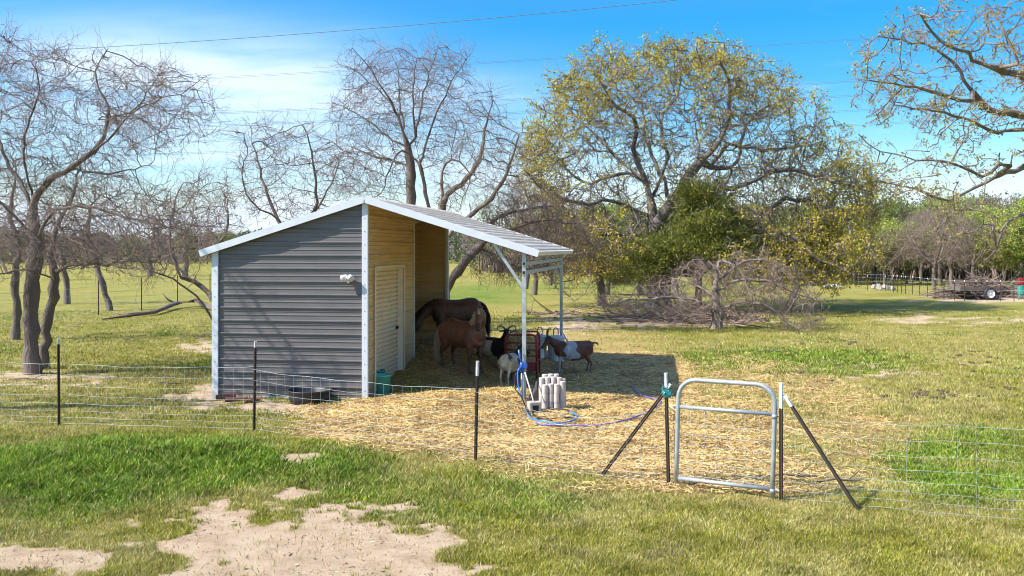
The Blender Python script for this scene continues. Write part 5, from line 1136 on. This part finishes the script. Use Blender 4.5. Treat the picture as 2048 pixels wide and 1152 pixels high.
# --- branches of the tree at the right edge, its trunk outside the picture
r0 = root(2420, 735); Y = r0.y - 0.0
g = [[r0] + PL([(2400, 600), (2370, 440), (2330, 300), (2300, 180)], Y),
     PL([(2330, 300), (2200, 220), (2048, 152), (1994, 137), (1932, 108), (1873, 75), (1832, 17)], Y, -2.5), PL([(2345, 340), (2200, 270), (2048, 232), (1965, 208), (1907, 129), (1857, 92), (1760, 70)], Y, -1),
     PL([(1965, 208), (1880, 190), (1800, 170), (1700, 155)], Y - 1.0, -.6), PL([(2350, 350), (2180, 290), (2048, 258), (1998, 267), (1940, 240), (1860, 220), (1780, 210)], Y, -2.6),
     PL([(2360, 380), (2200, 340), (2048, 335), (1957, 375), (1894, 400), (1840, 379), (1744, 362)], Y, -3.2), PL([(2048, 335), (1994, 329), (1965, 354), (1927, 333), (1880, 320), (1827, 317), (1736, 292), (1722, 262)], Y - 2.2, -.6),
     PL([(1894, 330), (1930, 280), (1935, 240)], Y - 2.5, .3), PL([(2385, 520), (2240, 440), (2130, 400), (2048, 428), (2011, 450), (2000, 478), (1972, 521)], Y, -3.5), PL([(2011, 450), (1960, 455), (1925, 468), (1886, 478)], Y - 3.4, -.4),
     PL([(2048, 152), (2010, 60), (1970, 0), (1940, -60)], Y - 1.8, .5), PL([(2300, 200), (2180, 80), (2080, -40)], Y, -1), PL([(1894, 400), (1896, 440), (1870, 470)], Y - 3.0, -.3), PL([(2011, 450), (1960, 420), (1920, 415), (1890, 440)], Y - 3.4, .3)]
tree('oak_tree', 'nearer oak reaching in from the right edge with limbs coloured sunlit pale and small buds', g, [(1860, 90, 150, 90, Y - 1.5, 2.2), (1830, 210, 130, 60, Y - 1.2, 2), (1960, 260, 130, 80, Y - 1.5, 2), (1850, 350, 130, 45, Y - 2.6, 1.6), (2080, 100, 120, 140, Y - 1.2, 2.4), (1770, 130, 80, 60, Y - 1.3, 1.6), (1960, 440, 90, 35, Y - 3.2, 1.0, .5), (2200, 120, 150, 160, Y, 3)],
     1300, .22, 1.9, .36, 221, .30, .007, mt=('budbark', 'budtwig'), tw=(2, .30, 4), maxn=8500, jit=.42, bend=.8, up=0, sub=1, leaf=(14500, .027, (.24, .19, .04), (.42, .38, .08), .035))

# --- woods
def wood_proto(name, seed, h, w, leafy, cA, cB, n):
    rg = np.random.default_rng(seed); base = np.zeros(3); g = [[Vector((0, 0, -.1)), Vector((.1, .05, h * .22)), Vector((.0, .1, h * .45))]]
    for k in range(5): a = k * 2 * math.pi / 5 + rg.uniform(0, 1); g.append([Vector((.05, .05, h * .3)), Vector((math.cos(a) * w * .2, math.sin(a) * w * .2, h * .5)), Vector((math.cos(a) * w * .36, math.sin(a) * w * .36, h * .75))])
    m = 420 if leafy else 620; d = unit(rg.normal(0, 1, (m, 3))); rad = rg.uniform(.1, 1, m)[:, None] ** .4; att = d * rad * np.array([w / 2, w / 2, h * .36]) + np.array([0, 0, h * .62])
    global ROOTS; ROOTS = (); pos, par = colonize(g, att, .38, 3.2, .55, 60, rg, .35, 2600, .05); r, cnt, ch = radii(pos, par, .012, .17)
    t_ = thing(name, None, 'tree'); chs = chains_of(pos, par, r); big = [c for c in chs if c[1] > .06]; sm = [c for c in chs if c[1] <= .06]
    P_, R_, cid = pack(big, pos, r); V_, F_ = tube_np(P_, R_, cid, 7); mesh_np('trunk', V_, F_, M['bark'], t_, smooth=True)
    P_, R_, cid = pack(sm, pos, r); V_, F_ = tube_np(P_, R_, cid, 3); Vs = [V_]; Fs = [F_]
    thin = np.nonzero((cnt <= 8) & (par >= 0))[0]; rep = np.repeat(thin, 3 if leafy else 5); d0 = unit(pos[rep] - pos[par[rep]]); TP, TR, Tc = twig_np(pos[rep], d0 + rg.normal(0, .6, d0.shape), rg.uniform(.3, .95, len(rep)), 3, np.full(len(rep), .010), rg)
    V2, F2 = tube_np(TP.reshape(-1, 3), TR.ravel(), Tc, 3); Fs.append(F2 + len(V_)); Vs.append(V2); mesh_np('branches', np.concatenate(Vs), np.concatenate(Fs), M['twig' if not leafy else 'oaktwig'], t_)
    if leafy:
        c = np.concatenate([TP[:, -1], TP[:, -2]]); cc_ = c[rg.integers(0, len(c), n)] + rg.normal(0, .14, (n, 3)); f = rg.uniform(0, 1, (n, 1)); f = np.clip(f * .7 + .9 * (fbm(cc_[:, 0] * 1.1 + 9, cc_[:, 2] * 1.1 + cc_[:, 1], seed, 3)[:, None] - .35), 0, 1)
        V_, F_, cl_ = leaf_np(cc_, .085, rg, np.array(cA) * (1 - f) + np.array(cB) * f); mesh_np('foliage', V_, F_, M['leaf'], t_, col=cl_)
    return t_
protos = [wood_proto('spring_tree', 301, 7.4, 6.0, True, (.14, .20, .03), (.42, .50, .08), 13000), wood_proto('spring_tree', 302, 6.6, 6.4, True, (.22, .24, .04), (.54, .56, .12), 10000), wood_proto('spring_tree', 303, 7.8, 5.2, True, (.10, .14, .03), (.29, .34, .07), 14000),
          wood_proto('leafless_tree', 304, 6.6, 6.6, False, None, None, 0), wood_proto('leafless_tree', 305, 7.2, 5.2, False, None, None, 0)]
def copy_tree(o, parent=None):
    c = o.copy(); C.objects.link(c); c.parent = parent
    for ch in o.children: copy_tree(ch, c)
    return c
used = set()
ORD = ['first', 'second', 'third', 'fourth', 'fifth', 'sixth', 'seventh', 'eighth', 'ninth', 'tenth', 'eleventh', 'twelfth', 'thirteenth', 'fourteenth', 'fifteenth', 'sixteenth', 'seventeenth', 'eighteenth', 'nineteenth', 'twentieth', 'twenty-first', 'twenty-second', 'twenty-third', 'twenty-fourth', 'twenty-fifth', 'twenty-sixth', 'twenty-seventh', 'twenty-eighth', 'twenty-ninth', 'thirtieth', 'thirty-first', 'thirty-second', 'thirty-third', 'thirty-fourth', 'thirty-fifth', 'thirty-sixth']
LOOK = ['green', 'yellow-green', 'dark green', 'grey leafless', 'tall grey leafless']
def plant(rows, where, group):
    items = []
    for (px, Yd, kind, sc) in rows: items.append((px, Yd, kind, sc))
    items.sort(key=lambda q: q[0]); cn_ = {}
    rn = random.Random(len(rows))
    for (px, Yd, kind, sc) in items:
        o = protos[kind] if kind not in used else copy_tree(protos[kind]); used.add(kind)
        x = (px - 1024) / FPX * Yd; o.location = (x, Yd, gz(x, Yd)); o.rotation_euler = (0, 0, rn.uniform(0, 6.28)); s2 = sc * rn.uniform(.92, 1.08) * (.84 if px > 1500 else .95 if px > 900 else .78); o.scale = (s2 * rn.uniform(.9, 1.1), s2, s2)
        k = cn_.get(kind, 0); cn_[kind] = k + 1
        o['label'] = '%s tree, %s such from the left %s' % (LOOK[kind], ORD[k], where); o['group'] = group; o['category'] = 'tree'
plant([(1565, 78, 2, .95), (1625, 74, 0, 1.0), (1672, 70, 1, .95), (1712, 82, 0, 1.05), (1745, 71, 1, .92), (1785, 80, 2, 1.0), (1812, 70, 0, .85), (1850, 83, 1, 1.08), (1868, 60, 3, .95), (1880, 68, 3, 1.0), (1905, 84, 0, 1.15), (1935, 72, 1, 1.0), (1962, 86, 2, 1.12), (1978, 66, 0, .92), (2010, 82, 1, 1.15),
       (2032, 64, 1, .95), (2055, 80, 0, 1.1), (2085, 62, 0, 1.0), (1840, 74, 4, .95), (1925, 80, 4, 1.2), (1990, 78, 4, 1.2), (1945, 64, 3, .95), (1770, 68, 3, .8), (1905, 66, 4, 1.0), (2040, 72, 4, 1.1), (1800, 90, 0, 1.2), (1870, 92, 2, 1.2), (1700, 90, 2, 1.0), (1600, 92, 0, 1.1), (1540, 88, 1, 1.0), (2120, 75, 2, 1.1)], 'in the right-hand wood', 'trees of the wood at right')
plant([(1010, 108, 1, .9), (1060, 104, 0, .95), (1110, 100, 2, 1.0), (1150, 106, 1, 1.0), (1195, 98, 0, 1.0), (1240, 104, 2, 1.05), (1380, 100, 0, 1.0), (1450, 96, 1, 1.0), (1500, 98, 0, 1.05), (1085, 96, 3, .9), (1172, 94, 3, 1.0), (1330, 102, 2, 1.0), (965, 112, 3, .9)], 'in the wood behind the oak', 'trees of the wood behind the oak')
plant([(-20, 170, 4, 1.1), (40, 165, 3, 1.1), (95, 172, 2, .9), (150, 160, 3, 1.1), (205, 168, 4, 1.1), (262, 158, 0, .85), (320, 165, 3, 1.1), (372, 150, 2, 1.0), (415, 160, 3, 1.0), (455, 150, 2, .9), (520, 160, 4, 1.0), (580, 155, 3, 1.0), (640, 160, 3, .95), (700, 150, 4, .9), (760, 158, 3, .95)], 'on the far left horizon', 'trees along the far left horizon')
# small bare trees seen beneath the canopy
for i, (bx, by, rr, lab) in enumerate([(1052, 578, .10, 'small bare tree seen left of the rear canopy post'), (1068, 590, .12, 'small dark bare tree between the two canopy posts'), (1100, 570, .10, 'small forked bare tree just left of the rear canopy post, farther off')]):
    r0 = root(bx, by); Y = r0.y; s_ = Y / 45
    tree('bare_tree', lab, [[r0] + PL([(bx + 4, by - 30), (bx - 3, by - 70), (bx + 6, by - 110)], Y)], [(bx, by - 110, 50, 60, Y, 1.6 * s_)], 220, .34 * s_, 3 * s_, .5 * s_, 330 + i, rr * s_, .010 * s_, tw=(2, .7 * s_, 3), maxn=1500, sub=1)
# undergrowth and far wood as one mass: many thin stems and low leaves
rg = np.random.default_rng(400); nS = 2600
px_ = np.concatenate([rg.uniform(1480, 2200, 1700), rg.uniform(960, 1500, 900)]); Yd = np.concatenate([rg.uniform(76, 100, 1700), rg.uniform(100, 125, 900)]); xs = (px_ - 1024) / FPX * Yd
b0 = np.stack([xs, Yd, np.zeros(nS)], 1); TP, TR, Tc = twig_np(b0, np.tile([0, 0, 1.], (nS, 1)) + rg.normal(0, .12, (nS, 3)), rg.uniform(2.5, 7.5, nS), 5, rg.uniform(.03, .10, nS), rg, .22)
V_, F_ = tube_np(TP.reshape(-1, 3), TR.ravel(), Tc, 4)
o = mesh_np('far_wood_stems', V_, F_, M['bark']); tag(o, 'thin grey stems crowding the inside of the far woods', 'woodland', kind='stuff')
nL = 90000; k = rg.integers(0, nS, nL); u = rg.integers(1, 6, nL); c = TP[k, u] + rg.normal(0, 1, (nL, 3)) * np.array([.8, .8, .5]); c[:, 2] = np.abs(c[:, 2]) ; keep = rg.uniform(0, 1, nL) < np.clip((c[:, 2] - .3) / 3.2, .12, 1); c = c[keep]; f = rg.uniform(0, 1, (len(c), 1)); f2 = (fbm(c[:, 0] * .35, c[:, 2] * .4 + c[:, 1] * .1, 71, 3)[:, None] > .5)
cl = np.where(f2, np.array([.07, .11, .02]) * (1 - f) + np.array([.20, .26, .05]) * f, np.array([.12, .09, .06]) * (1 - f) + np.array([.26, .21, .14]) * f)
V_, F_, cl = leaf_np(c, .13, rg, cl); tag(mesh_np('far_wood_leaves', V_, F_, M['leaf'], col=cl), 'mixed brown and green undergrowth filling the far woods', 'undergrowth', kind='stuff')
# far left horizon brush and woods
nL = 60000; px_ = rg.uniform(-150, 1000, nL); Yd = rg.uniform(165, 230, nL); top = 3.0 + 5.0 * fbm(px_ / 60, Yd * 0, 9, 4); z = rg.uniform(0, 1, nL) ** .8 * top; c = np.stack([(px_ - 1024) / FPX * Yd, Yd, z], 1); f = rg.uniform(0, 1, (nL, 1)); ev = (fbm(px_ / 35, z * .2, 13, 3) > .58)[:, None]
cl = np.where(ev, np.array([.05, .07, .03]) * (1 - f) + np.array([.12, .15, .06]) * f, np.array([.13, .11, .09]) * (1 - f) + np.array([.27, .23, .20]) * f)
V_, F_, cl = leaf_np(c, .28, rg, cl); tag(mesh_np('horizon_brush', V_, F_, M['leaf'], col=cl), 'grey-brown brush and evergreens along the left horizon', 'woodland', kind='stuff')

# ------------------------------------------------------------------ power lines
def line(pts, r, label, sep=0.0):
    a, c = P(*pts[0]), P(*pts[1]); b = MB(); n = 30; mid = (a + c) / 2
    for q in ((0,) if sep == 0 else (-sep, sep)):
        b.tube([a.lerp(c, i / n) - mid + Vector((0, 0, q - 1.2 * 4 * (i / n) * (1 - i / n))) for i in range(n + 1)], r, 5)
    o = b.build('power_line', M['cable']); o.location = mid; tag(o, label, 'power line', 'power lines crossing the sky'); return o
line([(-600, 128, 100), (1500, -16, 100)], .030, 'topmost power line, sloping up to the right across the upper left sky')
Ls = [(205, 50, .022, 'second power line from the top of the sky'), (266, 137, .024, 'third power line from the top of the sky'), (288, 166, .024, 'fourth power line from the top of the sky'), (318, 196, .020, 'fifth power line from the top of the sky'), (336, 226, .020, 'lowest power line crossing the sky')]
for (ya, yb, r_, lab) in Ls: line([(-600, ya, 170), (2600, yb - (ya - yb) * .22, 170)], r_, lab, .12)

# ------------------------------------------------------------------ small far things
def brush_pile(px, py, w, h, n, label, seed):
    c0 = on(px, py); t_rg = np.random.default_rng(seed); b = c0; m = n; th = t_rg.uniform(0, np.pi, m); q = np.stack([t_rg.normal(0, w * .3, m).clip(-w * .5, w * .5), t_rg.normal(0, w * .16, m), t_rg.uniform(0, 1, m)], 1); q[:, 2] *= h * np.clip(1 - np.abs(q[:, 0]) / (w * .55), .05, 1)
    d = np.stack([np.cos(th), np.sin(th) * .5, t_rg.normal(0, .22, m)], 1); TP, TR, Tc = twig_np(q - unit(d) * .4, d, t_rg.uniform(.5, 1.6, m), 4, t_rg.uniform(.010, .035, m), t_rg, .35); TP[:, :, 2] = np.maximum(TP[:, :, 2], .02)
    V_, F_ = tube_np(TP.reshape(-1, 3), TR.ravel(), Tc, 4); o = mesh_np('brush_pile', V_, F_, M['deadtwig']); o.location = c0; return tag(o, label, 'brush pile', kind='stuff')
brush_pile(1965, 594, 3.9, 1.1, 900, 'heap of cut brush lying around the old trailer at right', 1)
brush_pile(1628, 571, 2.6, .6, 350, 'low pile of brush left of the white bundle, under the oak', 2)
brush_pile(1920, 597, 2.4, .45, 260, 'flat spread of sticks left of the trailer', 3)
# brush litter under the dead tree
brush_pile(1370, 640, 5.0, .22, 420, 'litter of broken sticks under the low dead tree', 4)
brush_pile(1120, 628, 3.0, .06, 40, 'few sticks scattered on the grass behind the canopy', 5)
# trailer
c0 = on(1962, 600); t_ = thing('utility_trailer', 'old flat trailer with a white-rimmed wheel standing before the brush heap', 'trailer', c0)
b = MB(); b.box((0, .6, .50), (2.1, 1.2, .09), bev=.01); b.box((0, .02, .60), (2.1, .05, .14)); b.box((-1.0, .6, .62), (.05, 1.2, .2)); b.build('deck', M['stone'], t_)
b = MB(); b.tube([(-1.0, .6, .46), (-1.6, .6, .42), (-2.1, .6, .36)], .04, 6); b.build('tongue', M['post'], t_)
for xw in (.42,):
    b = MB(); b.lathe([(.20, -.09), (.30, -.085), (.325, -.05), (.325, .05), (.30, .085), (.20, .09)], (0, 0, 0), 28, cap0=False, cap1=False); b.v = [(x + xw, z - .10, y + .325) for x, y, z in b.v]; w_o = b.build('wheel', M['rubber'], t_)
    b = MB(); b.lathe([(.20, -.07), (.19, -.05), (.13, -.02), (.06, -.03), (.05, -.05), (.001, -.05)], (0, 0, 0), 24, cap0=False); b.v = [(x + xw, z - .115, y + .325) for x, y, z in b.v]; b.build('rim', M['plastic'], w_o)
c0 = on(1665, 578); t_ = thing('white_bundle', 'white plastic-wrapped bundle lying on the grass by the far fence', 'bundle', c0); b = MB(); b.lathe([(.2, 0), (.42, .05), (.46, .14), (.36, .25), (.1, .30), (.001, .3)], n=14); b.v = [(x * 1.5 + .05 * math.sin(z * 20), y * .8, z + .02 * math.sin(x * 14)) for x, y, z in b.v]; b.build('wrapped_bale', M['tarp'], t_)
b = MB(); b.tube([(-.55, 0, .04), (0, -.42, .10), (.6, -.1, .05)], .012, 5); b.build('strap', M['cord'], t_)
c0 = on(1771, 581); t_ = thing('rubble_heap', 'small heap of pale stones beside a far fence stake', 'stones', c0); rn = random.Random(3)
for k in range(7): b = MB(); b.box((rn.uniform(-.6, .7), rn.uniform(-.2, .4), .13 + .05 * k % .2), (.35, .3, .26), Matrix.Rotation(rn.uniform(0, 3), 3, 'Z'), bev=.06); b.build('stone', M['block'], t_)
c0 = on(1550, 568); t_ = thing('orange_implement', 'bright orange machine parked far behind the oak', 'machine', c0)
b = MB(); b.box((0, 0, .42), (.62, .5, .36), bev=.06); b.box((.12, 0, .68), (.26, .4, .22), bev=.05); b.build('body', M['orange'], t_); b = MB(); b.tube([(-.3, 0, .6), (-.5, 0, .9), (-.38, 0, .92)], .03, 6); b.build('handlebar', M['post'], t_)
for sx0 in (-.25, .25):
    b = MB(); b.lathe([(.14, -.05), (.17, 0), (.14, .05)], (0, 0, 0), 14); b.v = [(x + sx0, z - .28, y + .17) for x, y, z in b.v]; b.build('wheel', M['rubber'], t_)
c0 = on(2045, 600); t_ = thing('red_green_barrow', 'small red and green cart by the brush heap at the right edge', 'cart', c0)
b = MB(); b.box((0, 0, .95), (.40, .4, .38), bev=.05); b.build('red_tub', M['red'], t_); b = MB(); b.box((0, 0, .5), (.36, .36, .45), bev=.04); b.tube([(-.15, 0, .3), (-.2, 0, 0)], .03, 6); b.tube([(.15, 0, .3), (.2, 0, 0)], .03, 6); b.build('green_base', M['teal_dark'], t_)
c0 = on(1267, 624); t_ = thing('blue_capped_rod', 'pale rod with a blue end leaning on the sticks left of the oak trunk', 'rod', c0)
b = MB(); b.tube([(0, 0, .03), (1.0, .1, .28)], .02, 6); b.build('shaft', M['pvc'], t_); b = MB(); b.tube([(-.12, -.01, .02), (.12, .01, .06)], .035, 8); b.build('blue_cap', M['blue'], t_)
# fallen limb left of the shed
ll = [on(205, 641) + Vector((0, 0, .05)), on(260, 636) + Vector((0, 0, .09)), on(310, 630) + Vector((0, 0, .12)), on(350, 617) + Vector((0, 0, .22)), on(390, 612) + Vector((0, 0, .25)), on(440, 628) + Vector((0, 0, .12))]
t_ = thing('fallen_limb', 'pale barkless fallen limb lying on the grass left of the shed', 'fallen limb', ll[2]); o3 = ll[2]
b = MB(); b.tube([p - o3 for p in ll], [.03, .05, .075, .095, .10, .11], 9); b.build('limb', M['deadtwig'], t_)
for (s0, pts) in ((3, [(0, 0, 0), (-.35, 0, .2), (-.55, .0, .45)]), (2, [(0, 0, 0), (-.7, -.3, -.02), (-1.3, -.5, -.08)]), (1, [(0, 0, 0), (-.5, .3, .05), (-.9, .5, .1)])):
    b = MB(); b.tube([ll[s0] - o3 + Vector(p) for p in pts], [.05, .035, .012], 6); b.build('side_branch', M['deadtwig'], t_)
# scattered sticks and dung
rn = random.Random(12)
sticks = [((420, 675), 'stick with two prongs on the grass left of the shed wall'), ((330, 770), 'bent stick lying near the fence left of the shed'), ((150, 655), 'pale crooked stick on the grass in front of the far fence'), ((1545, 705), 'short dark stick on the grass right of the canopy shadow'), ((1690, 968), 'forked dark stick beside the right brace stake'), ((1585, 958), 'thin twig lying just right of the gate'), ((400, 655), 'curved twig on the grass beside the shed corner'), ((60, 762), 'dark twig lying in front of the large left trunk')]
for (q, lab) in sticks:
    c0 = on(*q); a = rn.uniform(-.3, .3); L = rn.uniform(.25, .5); t_ = thing('stick', lab, 'stick', c0, a, group='sticks lying on the grass')
    b = MB(); b.tube([(-L, 0, .02), (-L * .3, .04, .05), (L * .3, -.02, .04), (L, .05, .02)], [.008, .014, .012, .005], 6); b.build('main_stem', M['bark'], t_); b = MB(); b.tube([(L * .1, 0, .045), (L * .4, .06, .10), (L * .6, .1, .14)], [.009, .006, .003], 5); b.build('side_shoot', M['bark'], t_)
rg = np.random.default_rng(77); vs_ = []; fs_ = []
dl = [(rg.uniform(1560, 2040), rg.uniform(700, 800)) for _ in range(46)] + [(rg.normal(1910, 22), rg.normal(790, 5)) for _ in range(12)] + [(rg.normal(1835, 16), rg.normal(790, 5)) for _ in range(10)] + [(rg.uniform(1060, 1250), rg.uniform(620, 640)) for _ in range(12)] + [(rg.uniform(1600, 1720), rg.uniform(672, 690)) for _ in range(12)]
b = MB()
for (px0, py0) in dl:
    c0 = on(px0, py0); s_ = rg.uniform(.02, .06)
    for k in range(4):
        cc0 = c0 + Vector((rg.normal(0, s_), rg.normal(0, s_), s_ * .35)); b.lathe([(.001, -s_ * .5), (s_ * .55, -s_ * .3), (s_ * .7, 0), (s_ * .5, s_ * .35), (.001, s_ * .5)], cc0, 7, False, False)
tag(b.build('dung_clods', M['dung']), 'dark clods of dung scattered over the pasture grass', 'dung', kind='stuff')
